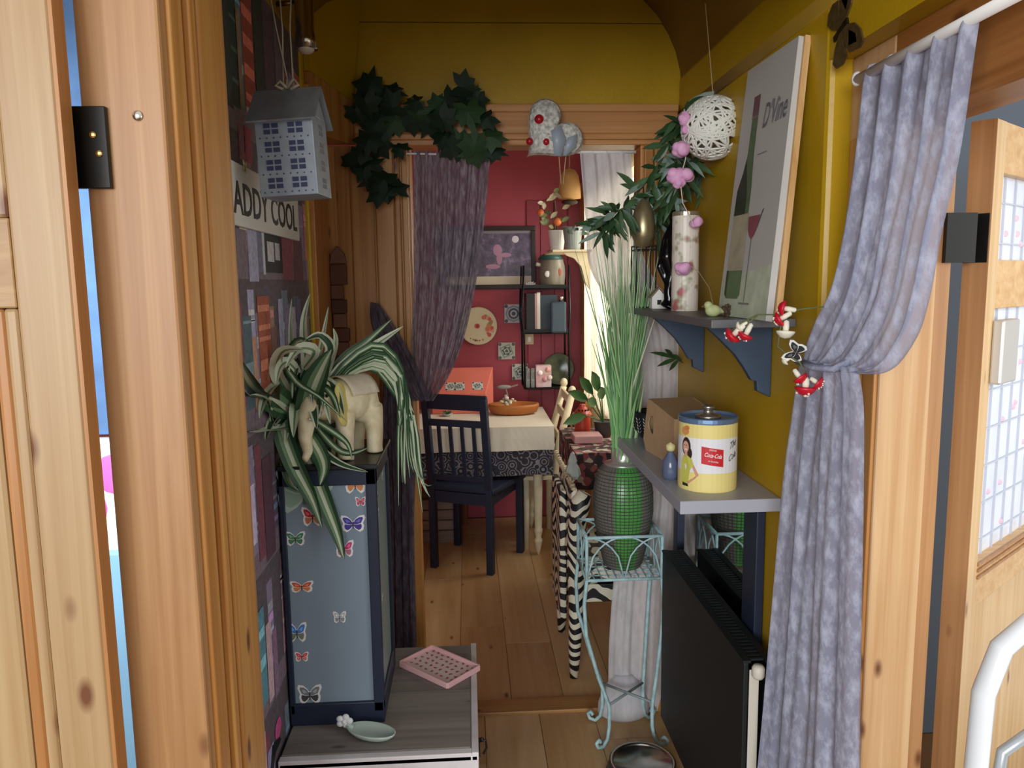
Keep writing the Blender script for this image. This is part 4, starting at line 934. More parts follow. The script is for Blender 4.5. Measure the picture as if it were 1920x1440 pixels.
# wire terrarium house
wh = thing('wire_lantern', 'black wire frame lantern standing at the far end of the upper shelf', 'lantern', (.54, 2.35, SZ))
xa, xb, ya, yb2 = .512, .572, 2.33, 2.40; zt = W(1187, 460, Y=2.33).z; fm = MB()
for x in (xa, xb):
    for y in (ya, yb2): mk('upright', MB().box(x-.002, x+.002, y-.002, y+.002, SZ, zt), IRON, wh)
for z in (SZ+.002, lerp(SZ, zt, .93), zt-.002):
    for (a, b_) in (((xa,ya),(xb,ya)),((xb,ya),(xb,yb2)),((xb,yb2),(xa,yb2)),((xa,yb2),(xa,ya))): mk('crossbar', MB().bar((a[0],a[1],z), (b_[0],b_[1],z), .004, .004), IRON, wh)
mk('mid_bar', MB().box((xa+xb)/2-.002, (xa+xb)/2+.002, ya-.002, ya+.002, SZ, zt), IRON, wh)
# little white house
lh = thing('toy_house', 'tiny white house ornament with a brown roof on the upper shelf', 'ornament', (.578, 2.29, SZ))
hw_ = .021; hc_ = V((.566, 2.26, SZ)); 
mk('walls', MB().prism([(-hw_,0),(hw_,0),(hw_,.034),(0,.058),(-hw_,.034)], hc_, (1,0,0), (0,0,1), -.03), WHITE, lh, bevel=.001)
rm = MB()
for s in (1, -1): rm.hexa([hc_+V((s*(hw_+.005), -.001, .032)), hc_+V((0, -.001, .060)), hc_+V((0, .033, .060)), hc_+V((s*(hw_+.005), .033, .032)), hc_+V((s*(hw_+.005), -.001, .035)), hc_+V((0, -.001, .064)), hc_+V((0, .033, .064)), hc_+V((s*(hw_+.005), .033, .035))])
mk('roof', rm, mat('toy_roof', '#8d7763', .6), lh)
mk('window', MB().box(hc_.x-.006, hc_.x+.006, hc_.y-.002, hc_.y, SZ+.012, SZ+.026), BLACK, lh)
# black sculpture
bsx = V((.585, 2.205, SZ)); 
sm = MB()
sm.tube([(-.005,0,0),(.0,0,.01)], [.03,.028], 16)
sm.tube([(0,0,.005),(-.006,0,.05),(.004,0,.10),(-.012,0,.15),(-.01,0,.20),(.006,0,.235),(.006,0,.25)], [.018,.015,.02,.026,.017,.014,.008], 14)
sm.sph((.008,0,.262), (.016,.018,.02), 12, 8); sm.tube([(-.02,0,.17),(-.035,0,.12),(-.012,0,.07)], [.009,.008,.007], 10); sm.tube([(.012,0,.18),(.028,-.004,.13),(.012,-.006,.09)], [.008,.008,.006], 10)
bo = thing('abstract_figurine', 'glossy black slender figurine behind the floral cylinder', 'figurine', bsx)
blob('body', sm.xf(Matrix.Translation(bsx+V((0,0,.001)))), mat('black_gloss', '#0d0d0f', .12), bo, .004, 4)
# birds
bd = thing('bird_ornament', 'pale green bird ornament on the upper shelf before the wine picture', 'ornament', W(1350, 583, Z=SZ))
bp = V((.548, 1.70, SZ))
bm = MB().sph(bp+V((0,0,.014)), (.018,.013,.014), 14, 9); bm.sph(bp+V((-.012,-.002,.026)), (.010,.009,.010), 12, 8); bm.tube([bp+V((.012,0,.014)), bp+V((.034,.004,.010))], [.008,.003], 8)
blob('body', bm, mat('celery_paint', '#b9c08a', .55, noise=.15, nscale=60), bd, .002, 3)
mk('beak', MB().tube([bp+V((-.02,-.003,.025)), bp+V((-.028,-.004,.023))], [.003,.0005], 6), mat('beak_brown', '#6b5236'), bd)
pcn = thing('pine_cone', 'small brown pine cone on the upper shelf beside the green bird', 'cone', bp+V((.035, .01, 0)))
pm_ = MB(); pc0 = bp+V((.040,.004,.013))
for i in range(26):
    a = i*2.4; t = i/26; r = .012*math.sin(pi*(.15+.8*t)); pm_.sph(pc0+V((-.018+.036*t, math.cos(a)*r, math.sin(a)*r)), (.005,.005,.005), 6, 4)
pm_.tube([pc0-V((.016,0,0)), pc0+V((.016,0,0))], .008, 8)
mk('scales', pm_, mat('cone_brown', '#4c3a2c', .7), pcn, kind='stuff')
# ---- olive garland, gold eggs, pompom flowers
og = thing('olive_garland', 'artificial olive branch garland with narrow leaves trailing above the upper shelf', 'garland', W(1240, 470, Y=2.2))
OLM = [mat('olive_leaf_a', '#33502f', .5, noise=.2, nscale=30), mat('olive_leaf_b', '#4a6844', .5, noise=.2, nscale=30), mat('olive_leaf_c', '#7d9184', .5)]
brs = [[(1290,190),(1265,240),(1240,300),(1205,350),(1170,390),(1140,420),(1125,440)], [(1285,230),(1270,290),(1250,330),(1215,400)], [(1290,280),(1280,320),(1260,380),(1240,420)], [(1280,290),(1310,320),(1335,345)], [(1290,300),(1270,350),(1240,390),(1235,420)], [(1170,390),(1150,400),(1125,430)]]
for b_ in brs: mk('stem', MB().tube(pxl(b_, 2.16, 2.30), .0025, 6), mat('olive_stem', '#4c4a30', .7), og, smooth=True)
def nleaf(parent, p, d, ln, wd, mt, name='leaf'):
    d = V(d).normalized(); s_ = d.cross(V((.2,-1,.2))).normalized(); n_ = s_.cross(d); mb = MB(); vs = []
    for f, w in ((0,.12),(.25,.8),(.55,1),(.8,.6),(1,.02)):
        c = V(p)+d*ln*f-V((0,0,.10*ln*f*f)); vs += [c-s_*wd*w*.5+n_*wd*.1, c-n_*wd*.06, c+s_*wd*w*.5+n_*wd*.1]
    mb._a(vs, [(i*3+j, i*3+j+1, i*3+j+4, i*3+j+3) for i in range(4) for j in range(2)])
    return mk(name, mb, mt, parent, smooth=True, recalc=False)
rg = random.Random(21)
for b_ in brs:
    P_ = pxl(b_, 2.16, 2.30)
    for i in range(len(P_)-1):
        for k_ in range(11):
            p = lerp(P_[i], P_[i+1], rg.random()); d = (P_[i+1]-P_[i]).normalized()*rg.uniform(-.2, .9)+V((rg.uniform(-1,1), rg.uniform(-.9,.1), rg.uniform(-.9,.7)))
            if p.x+d.x*.07 > .67: d.x = -abs(d.x)
            if d.y > 0 and p.y > 2.3: d.y = -d.y
            nleaf(og, p, d, rg.uniform(.05, .10), rg.uniform(.013, .021), OLM[rg.choice((0,0,0,1,1,2))])
for px_, py_ in ((1113,424),(1128,425),(1134,398),(1270,395),(1245,375),(1181,402)): mk('olive', MB().sph(W(px_, py_, Y=2.28), (.007,.007,.009), 10, 7), mat('olive_fruit', '#4e4436', .4), og, smooth=True)
ge = thing('hanging_egg', 'bronze egg ornament hanging from the olive branches', 'ornament', W(1205, 465, Y=2.25))
e0 = W(1206, 418, Y=2.22); eh = 46*2.22/FPX
mk('shell', MB().lathe([(0,-eh), (eh*.30,-eh*.92), (eh*.46,-eh*.5), (eh*.47,-eh*.1), (eh*.40,eh*.4), (eh*.24,eh*.8), (0,eh)], e0, 24), mat('bronze_shell', '#a39672', .3, .7), ge, smooth=True)
mk('hook', MB().tube([e0+V((0,0,eh)), e0+V((0,.004,eh+.03))], .0015, 6), IRON, ge)
pf_ = thing('pompom_string', 'string of pink fabric flowers hanging over the olive branches and floral cylinder', 'garland', W(1280, 500, Y=2.02))
spx = [(1283,205),(1288,250),(1285,300),(1275,335),(1280,380),(1290,400),(1300,420)]
mk('string', MB().tube(pxl(spx, 2.06, 2.0), .0015, 5), mat('pale_string', '#c9c2b0', .8), pf_)
mk('string', MB().tube([W(1290,495,Y=2.035), W(1310,510,Y=2.0), W(1330,540,Y=1.9), W(1338,575,Y=1.80)], .001, 5), mat('string', '#b9a37a'), pf_)
PKM = mat('pink_felt', '#e6b2d4', .75, noise=.2, nscale=50, col2='#d894c2'); rf_ = random.Random(4)
for px_, py_, s_ in ((1281,222,14),(1286,245,11),(1276,280,17),(1267,328,18),(1285,333,18),(1273,342,13),(1305,416,13),(1280,502,16)):
    c = W(px_, py_, Y=2.03); r = s_*2.03/FPX; fmb = MB()
    for i in range(9):
        n_ = V((rf_.gauss(0,1), rf_.gauss(0,1)-.5, rf_.gauss(0,1))).normalized(); fmb.sph(c+n_*r*.45, (r*.62, r*.5, r*.55), 10, 7)
    blob('flower', fmb, PKM, pf_, .003, 1)
# ---- lower shelf and its things
LZ = 1.018
ls = thing('shelf_board', 'light grey deep shelf carrying the yellow tin', 'shelf', (.57, 2.0, LZ-.03))
mk('board', MB().box(.458, XR-.001, 1.62, 2.43, LZ-.03, LZ), mat('shelf_light_grey', '#a9abb6', .35), ls, bevel=.002)
# yellow drink tin
tc0 = V((.556, 1.745, LZ)); TR = 56.5*1.73/FPX; thh = .172
ti = thing('drink_tin', 'yellow and white drink tin with a red logo and smiling lady on the lower shelf', 'tin', tc0)
YT = hexc('#ead98a'); WT = hexc('#e6e6ea')
mk('body', MB().lathe([(TR*.99, 0), (TR, .003), (TR, .045), (TR, .125), (TR, .155), (TR*1.01, .158)], tc0, 40, cols=[YT, YT, WT, YT, YT]), PRINT, ti, smooth=False)
mk('rim', MB().lathe([(TR*1.01, .157), (TR*1.015, .160), (TR*1.015, .168), (TR*.97, .170), (TR*.95, .164), (0, .163)], tc0, 40), mat('tin_rim_blue', '#7f9cc4', .25, .6), ti, smooth=False)
def cyl(a, z, d=.0006):   # a: metres along the surface from the point facing the camera
    base = math.atan2(-tc0.y, -tc0.x); t = base+a/TR; return tc0+V((math.cos(t)*(TR+d), math.sin(t)*(TR+d), z))
pr = MB()
def cpoly(pts, c, d=.0007): pr.poly([cyl(a, z, d) for a, z in pts], hexc(c))
def crect(a0, a1, z0, z1, c, d=.0007, sk=0, n=6):
    for i in range(n):
        u0, u1 = i/n, (i+1)/n; A0, A1 = lerp(a0, a1, u0), lerp(a0, a1, u1)
        pr.poly([cyl(A0, z0+sk*u0, d), cyl(A1, z0+sk*u1, d), cyl(A1, z1+sk*u1, d), cyl(A0, z1+sk*u0, d)], hexc(c))
crect(-.013, .037, .068, .108, '#c8242c', .0008, -.008)
def oval(a, z, ra, rz, c, d): cpoly([(a+ra*math.cos(t), z+rz*math.sin(t)) for t in [2*pi*i/16 for i in range(16)]], c, d)
oval(-.052, .103, .013, .022, '#3a2a26', .0008); oval(-.043, .088, .008, .014, '#3a2a26', .0008); oval(-.053, .102, .009, .014, '#d9a58c', .0011); 
oval(-.052, .0965, .004, .0018, '#f2ece6', .0014); oval(-.056, .106, .0013, .0013, '#3a2a26', .0014); oval(-.050, .106, .0013, .0013, '#3a2a26', .0014)
cpoly([(-.056,.092),(-.048,.09),(-.047,.078),(-.058,.078)], '#d09a80', .001)
cpoly([(-.066,.018),(-.046,.012),(-.040,.05),(-.030,.062),(-.035,.075),(-.048,.083),(-.06,.082),(-.068,.065)], '#c9c65c', .0012)
cpoly([(-.038,.066),(-.030,.062),(-.018,.040),(-.024,.034)], '#d29a80', .0013); cpoly([(-.018,.043),(-.024,.034),(-.044,.016),(-.047,.021)], '#cd947a', .0014)
cpoly([(-.062,.01),(-.044,.01),(-.045,.016),(-.062,.018)], '#2e2a2c', .0014); oval(-.056, .139, .012, .010, '#d8925c', .0008); oval(-.050, .147, .007, .005, '#cf7a4a', .001)
mk('label_print', pr, PRINT, ti, recalc=False)
rot = -.16
def cw_(a0, z0): return lambda x, y, z: cyl(a0+x*math.cos(rot)-y*math.sin(rot), z0+x*math.sin(rot)+y*math.cos(rot), .0012+z)
lm = text_mb('Coca-Cola', .0135, (0,0,0), (1,0,0), (0,1,0), .0003, shear=.35, warp=cw_(-.0075, .086), sx=.68, bold=.0002)
lm.add(text_mb('DRINK', .0055, (0,0,0), (1,0,0), (0,1,0), .0003, warp=cw_(.004, .099)))
lm.add(text_mb('in bottles', .006, (0,0,0), (1,0,0), (0,1,0), .0003, warp=cw_(.002, .0735), shear=.2))
mk('logo_lettering', lm, mat('logo_white', '#f0e6e6', .5), ti)
sm2 = text_mb('The', .022, (0,0,0), (1,0,0), (0,1,0), .0003, shear=.4, warp=lambda x, y, z: cyl(.052+x*.7, .098+y+x*.3, .001+z))
sm2.add(text_mb('Cola', .02, (0,0,0), (1,0,0), (0,1,0), .0003, shear=.4, warp=lambda x, y, z: cyl(.050+x*.7, .070+y+x*.3, .001+z)))
mk('script_lettering', sm2, mat('ink_dark', '#4a4650', .6), ti)
km = MB().lathe([(.03, .163), (.03, .170), (.012, .174), (.010, .182), (.016, .187), (.014, .193), (0, .194)], tc0, 20)
mk('lid_knob', km, mat('knob_metal', '#bfb6a8', .25, .9), ti, smooth=True)
# kraft carrier
kb_ = thing('kraft_carrier', 'brown kraft card carrier with a half moon handle hole on the lower shelf', 'box', (.55, 2.0, LZ))
KM = mat('kraft_card', '#c4a27c', .75, noise=.08, nscale=30)
f0 = V((.500, 1.985, LZ+.001)); 
fa, fb = W(1205, 840, Z=LZ+.0), W(1265, 852, Z=LZ)
fa = V((.500, 2.16, LZ+.001)); fb = V((.528, 1.93, LZ+.001)); dx = (fb-fa).normalized(); Ln = (fb-fa).length; ny = V((-dx.y, dx.x, 0)); ny = ny if ny.x > 0 else -ny
hole = [(.055+.0*math.cos(t), 0) for t in (0,)]
def kp(a, z, n=0): return fa+dx*a+V((0,0,z))+ny*n
outer = [(0,.03),(.02,0),(Ln,0),(Ln,.125),(.06,.15),(.035,.15)]
# face with a half-moon hole: built as quads between hole outline and outer outline
_ = [(.075+.03*math.cos(t)*(1 if math.cos(t) < 0 else .15), .082+.026*math.sin(t)) for t in [2*pi*i/16 for i in range(16)]]
def ray_out(a, z):
    c = V((.075, .082)); d = (V((a, z))-c).normalized(); best = None
    for i in range(len(outer)):
        p, q = V(outer[i]), V(outer[(i+1) % len(outer)]); e_ = q-p; det = d.x*(-e_.y)+e_.x*d.y
        if abs(det) < 1e-9: continue
        r_ = p-c; t = (r_.x*(-e_.y)+e_.x*r_.y)/det; s_ = (d.x*r_.y-d.y*r_.x)/det
        if t > 0 and -1e-6 <= s_ <= 1+1e-6 and (best is None or t < best): best = t
    return c+d*best
ang_ = sorted(set([2*pi*i/16 for i in range(16)]+[math.atan2(z-.082, a-.075) % (2*pi) for a, z in outer]))
km = MB(); vi, vo_ = [], []
for t in ang_:
    ro = ray_out(.075+math.cos(t), .082+math.sin(t)); c_ = math.cos(t)
    vi.append(kp(.075+.034*c_*(1 if c_ < 0 else .15), .082+.026*math.sin(t))); vo_.append(kp(ro.x, ro.y))
n_ = len(ang_); km._a(vi+vo_, [(i, (i+1) % n_, n_+(i+1) % n_, n_+i) for i in range(n_)])
mk('front_face', km, KM, kb_, solid=.002)
km = MB(); dpt = .13
km.poly([kp(0,.03), kp(.02,0), kp(.02,0,dpt), kp(0,.03,dpt)]); km.poly([kp(0,.03), kp(0,.03,dpt), kp(.035,.15,dpt), kp(.035,.15)]); km.poly([kp(.035,.15), kp(.035,.15,dpt), kp(Ln,.125,dpt), kp(Ln,.125)]); km.poly([kp(.02,0), kp(Ln,0), kp(Ln,0,dpt), kp(.02,0,dpt)])
km.poly([kp(Ln,0), kp(Ln,.125), kp(Ln,.125,dpt), kp(Ln,0,dpt)])
mk('side', km, mat('kraft_card_side', '#b0906c', .75), kb_, solid=.002)
mk('back_face', MB().poly([kp(a, z, dpt) for a, z in outer]), KM, kb_, solid=.002)
# sachet figurine
sf = thing('glass_bottle', 'small blue glass bottle with cream stopper beside the yellow tin', 'bottle', V((.492, 1.81, LZ)))
s0 = V((.487, 1.815, LZ)); mk('body', MB().lathe([(.016,0),(.02,.01),(.02,.045),(.012,.058),(.008,.065),(.008,.07)], s0, 18), mat('blue_glass', '#7c88a8', .1, trans=.5), sf, smooth=True)
mk('stopper', MB().lathe([(.008,.070),(.011,.074),(.012,.085),(0,.092)], s0, 14), mat('stopper_cream', '#d3c98e', .5), sf, smooth=True)
# black patterned bowl
bb = thing('patterned_bowl', 'black bowl with white leaf pattern at the far end of the lower shelf', 'bowl', (.53, 2.30, LZ))
q0 = V((.555, 2.31, LZ+.0005))
mk('shell', MB().lathe([(.025,0),(.03,.004),(.048,.03),(.056,.06),(.054,.082),(.05,.086),(.05,.08),(.03,.02),(0,.015)], q0, 28), BLACK, bb, smooth=True)
lf = MB()
for k_ in range(7):
    a = -2.9+k_*.42; 
    for j in range(5):
        z = .022+j*.010; 
        for s in (-1, 1):
            r_ = .0505+.002*j; lf.poly([q0+V((math.cos(a+s*.02)*r_, math.sin(a+s*.02)*r_, z)), q0+V((math.cos(a+s*.14)*(r_+.001), math.sin(a+s*.14)*(r_+.001), z+.010)), q0+V((math.cos(a+s*.10)*(r_+.001), math.sin(a+s*.10)*(r_+.001), z+.004))])
mk('leaf_pattern', lf, WHITE, bb, recalc=False, kind='stuff')
# ---- mushrooms garland at the curtain
mg = thing('mushroom_garland', 'wire garland of red and white toadstools hanging from shelf to curtain', 'garland', W(1470, 640, X=.58))
def MW(px_, py_): 
    f = (px_-1356)/(1545-1356); return W(px_, py_, X=lerp(.49, .64, f))
wire = mat('green_wire', '#5c6238', .6)
for pth in ([(1545,575),(1500,580),(1470,590),(1420,590),(1390,605),(1370,622)], [(1470,590),(1462,620),(1458,650),(1480,668),(1500,680),(1512,705)], [(1420,592),(1395,612),(1400,625)]):
    mk('wire', MB().tube([MW(*p) for p in pth], .0016, 6), wire, mg, smooth=True)
RC = mat('toadstool_red', '#c2182c', .35); RS = mat('toadstool_stem', '#e4dfcc', .6); 
for px_, py_, dx_, dy_, s_, red in ((1375,628,22,-20,15,1),(1398,628,12,-22,13,1),(1388,612,14,-8,9,0),(1470,578,24,4,13,1),(1463,598,22,-12,13,1),(1473,622,2,-22,15,0),(1500,708,-12,-16,13,1),(1510,728,2,-20,17,1),(1533,718,-14,-10,12,1),(1473,676,8,-4,8,0)):
    c = MW(px_, py_); d = (MW(px_+dx_, py_+dy_)-c); ln = d.length; d.normalize(); r = s_*1.2*c.y/FPX
    to = Matrix.Translation(c) @ d.to_track_quat('Z', 'Y').to_matrix().to_4x4()
    cap = MB().lathe([(0,-r*.75),(r*.55,-r*.6),(r*.9,-r*.2),(r,.0),(r*.9,.1*r),(0,.12*r)], (0,0,0), 16).xf(to)
    co = mk('toadstool_cap', cap, RC if red else RS, mg, smooth=True)
    mk('toadstool_stem', MB().lathe([(r*.30,0),(r*.34,ln*.4),(r*.28,ln*.9),(0,ln)], (0,0,0), 10).xf(to), RS, co, smooth=True)
    if red:
        dd = MB(); r4 = random.Random(px_)
        for i in range(8):
            a = r4.uniform(0, 6.28); q_ = r4.uniform(.2, .8); dd.sph(V((math.cos(a)*r*q_*.98, math.sin(a)*r*q_*.98, -r*.78*math.sqrt(max(0, 1-q_*q_))+.02*r)), r*.12, 6, 4)
        mk('white_spot', dd.xf(to), RS, co, kind='stuff')
kb = MB(); butterfly(kb, MW(1492, 660), (.3,-.3,.9), (-.9,0,.3), .036, hexc('#2a2a2c'), rim=hexc('#dcdcd8'), lift=.002)
tag(mk('butterfly_clip', kb, PRINT), 'black and white butterfly clip on the grey curtain edge', 'ornament')
sr = thing('leaf_sprig', 'small dark olive sprig poking out below the upper shelf', 'sprig', W(1250, 670, Y=2.40))
for (a, b_) in (((1270,672),(1230,658)),((1270,672),(1240,680)),((1262,668),(1250,655)),((1272,675),(1258,688)),((1278,676),(1262,664))):
    p, q = W(*a, Y=2.40), W(*b_, Y=2.37); nleaf(sr, p, q-p, (q-p).length*1.3, .014, OLM[0])
mk('stem', MB().tube([W(1240,664,Y=2.37), W(1268,672,Y=2.40), W(1280,680,Y=2.42)], .002, 6), OLM[0], sr)
# ---- mirror and radiator
mr = thing('wall_mirror', 'black framed mirror on the yellow wall above the radiator', 'mirror', (.67, 2.03, .45))
MY0, MY1, MZ0, MZ1 = 1.70, 2.42, .50, .995
mk('glass', MB().box(.674, .678, MY0+.03, MY1-.03, MZ0+.03, MZ1-.03), mat('mirror_silver', '#cfd3d3', .03, 1), mr)
for (a, b_, c_, d_) in ((MY0,MY0+.085,MZ0,MZ1),(MY1-.05,MY1,MZ0,MZ1)): mk('frame_side', MB().box(.662, .684, a, b_, c_, d_), NV, mr, bevel=.003)
for (c_, d_) in ((MZ0,MZ0+.05),(MZ1-.05,MZ1)): mk('frame_rail', MB().box(.662, .684, MY0+.085, MY1-.05, c_, d_), NV, mr, bevel=.003)
ra = thing('radiator', 'black panel radiator with white end below the mirror', 'radiator', (.63, 1.9, .0))
RZ0, RZ1, RY0, RY1 = .12, .672, 1.56, 2.27
RB = mat('radiator_black', '#14191b', .55)
mk('front_panel', MB().box(.588, .600, RY0, RY1, RZ0, RZ1-.006), RB, ra, bevel=.003)
mk('back_panel', MB().box(.640, .650, RY0, RY1, RZ0, RZ1-.006), RB, ra, bevel=.003)
gr = MB(); gr.box(.586, .604, RY0, RY1, RZ1-.006, RZ1); gr.box(.636, .652, RY0, RY1, RZ1-.006, RZ1)
mk('top_edge', gr, RB, ra)
for i in range(42): mk('grille_bar', MB().box(.604, .636, RY0+.01+i*.0168, RY0+.018+i*.0168, RZ1-.006, RZ1-.001), RB, ra)
mk('end_cover', MB().box(.600, .622, RY0-.004, RY0, RZ0+.0, RZ1-.02), mat('radiator_white', '#cfcabc', .45), ra, bevel=.002)
mk('valve', MB().lathe([(.010,0),(.014,.006),(.014,.024),(.010,.030),(0,.031)], (.616, RY0-.012, RZ1-.035), 16), mat('radiator_white', '#cfcabc'), ra, smooth=True)
mk('pipe', MB().tube([(.640, RY0-.012, 0), (.640, RY0-.012, RZ0+.5)], .009, 10), mat('copper_dull', '#8f7f70', .4, .5), ra, smooth=True)
for y in (RY0+.1, RY1-.1): mk('wall_bracket', MB().box(.650, XR-.003, y, y+.03, RZ0+.05, RZ1-.08), RB, ra)
# ---- plant stand
ps = thing('plant_stand', 'pale blue wrought iron plant stand with scrolled feet holding the vase', 'stand', (.48, 2.40, 0))
PB = mat('pale_blue_iron', '#b2d2d6', .45, noise=.25, nscale=40, col2='#94b6ba')
SX0, SX1, SY0, SY1, SZ0, SZ1 = .352, .588, 2.275, 2.462, .578, .715
cs = {(0,0):(SX0,SY0),(1,0):(SX1,SY0),(1,1):(SX1,SY1),(0,1):(SX0,SY1)}
for z, r_ in ((SZ1,.0055),(SZ0,.005)):
    for a, b_ in (((0,0),(1,0)),((1,0),(1,1)),((1,1),(0,1)),((0,1),(0,0))): mk('rim_bar', MB().tube([(*cs[a],z),(*cs[b_],z)], r_, 8), PB, ps, smooth=True)
for k_ in cs:
    x, y = cs[k_]; sx = -1 if k_[0] == 0 else 1; sy = -1 if k_[1] == 0 else 1
    mk('post', MB().tube([(x,y,SZ0),(x,y,SZ1)], .0055, 8), PB, ps, smooth=True)
    fx = .430 if k_[0] == 0 else .570; fy = 2.305 if k_[1] == 0 else 2.435
    leg = [(x,y,SZ0),(x+sx*.008,y,.50),(x+sx*.002,y,.40),(lerp(x,fx,.5),lerp(y,fy,.5),.25),(fx,fy,.14),(fx,fy,.07),(fx+sx*.006,fy+sy*.004,.03),(fx+sx*.022,fy+sy*.012,.008),(fx+sx*.04,fy+sy*.02,.012),(fx+sx*.046,fy+sy*.024,.028),(fx+sx*.036,fy+sy*.018,.036),(fx+sx*.030,fy+sy*.015,.026)]
    leg = [V(p) for p in leg]; L2 = []
    for i in range(len(leg)-1): L2 += [leg[i], lerp(leg[i], leg[i+1], .5)]
    L2.append(leg[-1]); mk('leg', MB().tube(L2, .0062, 8), PB, ps, smooth=True)
def arcpts(p, q, zb, zt, n=12): return [lerp(V(p), V(q), .5-.5*math.cos(pi*i/n)*1)*1+V((0,0,0)) for i in range(n+1)]
for (p, q) in (((SX0,SY0),(SX1,SY0)),((SX0,SY1),(SX1,SY1)),((SX0,SY0),(SX0,SY1)),((SX1,SY0),(SX1,SY1))):
    p = V((*p,0)); q = V((*q,0))
    for c0_ in (0.0, .5, 1.0):
        pts = []
        for i in range(13):
            t = c0_-.5+i/12
            if -1e-6 <= t <= 1+1e-6: pts.append(lerp(p, q, t)+V((0,0,lerp(SZ0, SZ1, math.sqrt(max(0, 1-((t-c0_)/.5)**2))))))
        mk('arch', MB().tube(pts, .003, 6), PB, ps, smooth=True)
for i in range(9): mk('basket_wire', MB().tube([(lerp(SX0,SX1,(i+1)/10), SY0, SZ0+.004), (lerp(SX0,SX1,(i+1)/10), SY1, SZ0+.004)], .0025, 6), PB, ps)
for i in range(4): mk('basket_wire', MB().tube([(SX0, lerp(SY0,SY1,(i+1)/5), SZ0+.001), (SX1, lerp(SY0,SY1,(i+1)/5), SZ0+.001)], .0025, 6), PB, ps)
for a, b_ in (((.43,2.305,.145),(.57,2.435,.145)),((.57,2.305,.148),(.43,2.435,.148))): mk('brace', MB().tube([a, b_], .0045, 8), mat('grey_blue_iron', '#7d8c90', .45), ps, smooth=True)
# ---- vase with mesh and tall grass
vz = SZ0+.009; vc = V((.483, 2.368, vz))
va = thing('mesh_vase', 'green glass vase wrapped in dark wire mesh standing in the plant stand', 'vase', vc)
vprof = [(.048,0),(.06,.01),(.078,.09),(.094,.18),(.093,.25),(.080,.315),(.060,.338),(.040,.345),(.037,.39),(.040,.393)]
gm, nt, N, L, b = nmat('mesh_green'); tc = N.new('ShaderNodeTexCoord')
sx_ = N.new('ShaderNodeSeparateXYZ'); L.new(tc.outputs['Object'], sx_.inputs[0])
at2 = N.new('ShaderNodeMath'); at2.operation = 'ARCTAN2'; L.new(sx_.outputs[1], at2.inputs[0]); L.new(sx_.outputs[0], at2.inputs[1])
def wavef(src, fr, thr):
    m1 = N.new('ShaderNodeMath'); m1.operation = 'MULTIPLY'; m1.inputs[1].default_value = fr; L.new(src, m1.inputs[0])
    m2 = N.new('ShaderNodeMath'); m2.operation = 'SINE'; L.new(m1.outputs[0], m2.inputs[0])
    m3 = N.new('ShaderNodeMath'); m3.operation = 'GREATER_THAN'; m3.inputs[1].default_value = thr; L.new(m2.outputs[0], m3.inputs[0]); return m3.outputs[0]
ph_ = N.new('ShaderNodeMath'); ph_.operation = 'ADD'; ph_.inputs[1].default_value = pi/2+pi/6; L.new(at2.outputs[0], ph_.inputs[0])
panel = wavef(ph_.outputs[0], 3.0, .1)
mxp = N.new('ShaderNodeMix'); mxp.data_type = 'RGBA'; L.new(panel, mxp.inputs[0]); mxp.inputs[6].default_value = (*hexc('#6f6a64'), 1); mxp.inputs[7].default_value = (*hexc('#4c9446'), 1)
L.new(mxp.outputs[2], b.inputs['Base Color']); b.inputs['Roughness'].default_value = .3
mk('glass', MB().lathe(vprof[:8], vc, 40), gm, va, smooth=True)
mk('neck', MB().lathe([(.06,.337),(.062,.341),(.042,.347),(.038,.351),(.037,.389),(.040,.393),(.036,.393),(.034,.353)], vc, 32), mat('satin_chrome', '#cfcfcb', .3, .75), va, smooth=True)
ws = MB()
def vr(z):
    for (r0, z0_), (r1, z1_) in zip(vprof[:8], vprof[1:8]):
        if z0_ <= z <= z1_: return lerp(r0, r1, (z-z0_)/(z1_-z0_))
    return .04
for i in range(31):
    z = .006+i*.0106; ws.tube([vc+V(((vr(z)+.0015)*math.cos(t), (vr(z)+.0015)*math.sin(t), z)) for t in [2*pi*j/32 for j in range(32)]], .0013, 4, closed=True)
for j in range(44):
    t = 2*pi*j/44; ws.tube([vc+V(((vr(z)+.0015)*math.cos(t), (vr(z)+.0015)*math.sin(t), z)) for z in [.004+.02*i for i in range(17)]+[.335]], .0009, 4)
mk('wire_mesh', ws, mat('mesh_wire', '#4f5049', .5, .2), va, kind='stuff')
gt = thing('grass_bunch', 'tall thin artificial grass standing in the mesh vase', 'plant', vc+V((0,0,.34)))
gb = MB(); rg2 = random.Random(8); GC = [hexc(c) for c in ('#74ab64','#649c58','#8ab878','#a2c08e','#76a276','#cfcfae','#b4c29c')]
for i in range(270):
    a = rg2.uniform(0, 2*pi); r0 = rg2.uniform(0, .03); h_ = rg2.uniform(.25, .80)*(1 if rg2.random() < .7 else .8)
    p = vc+V((math.cos(a)*r0, math.sin(a)*r0, .30)); sx = rg2.gauss(-.004, .032)*(h_/.7); sy = rg2.gauss(-.02, .03)
    q = p+V((sx*1.6, sy, h_)); c = rg2.choice(GC[:5]) if h_ < .55 else rg2.choice(GC); w = rg2.uniform(.0032, .0066)*(1 if h_ < .6 else .6)
    m_ = lerp(p, q, .5)-V((sx*.25, 0, 0)); s_ = V((math.cos(rg2.uniform(-.5,.5)), .3, 0))
    m_.y = min(m_.y, 2.465); q.y = min(q.y, 2.46)
    vs = []
    for (pt, f) in ((p,1),(lerp(p,m_,.5),1),(m_,.9),(lerp(m_,q,.5),.6),(q,.12)): vs += [pt-s_*w*f, pt+V((0,-w*.5*f,0)), pt+s_*w*f]
    gb._a(vs, [(k_*3+j, k_*3+j+1, k_*3+j+4, k_*3+j+3) for k_ in range(4) for j in range(2)], c)
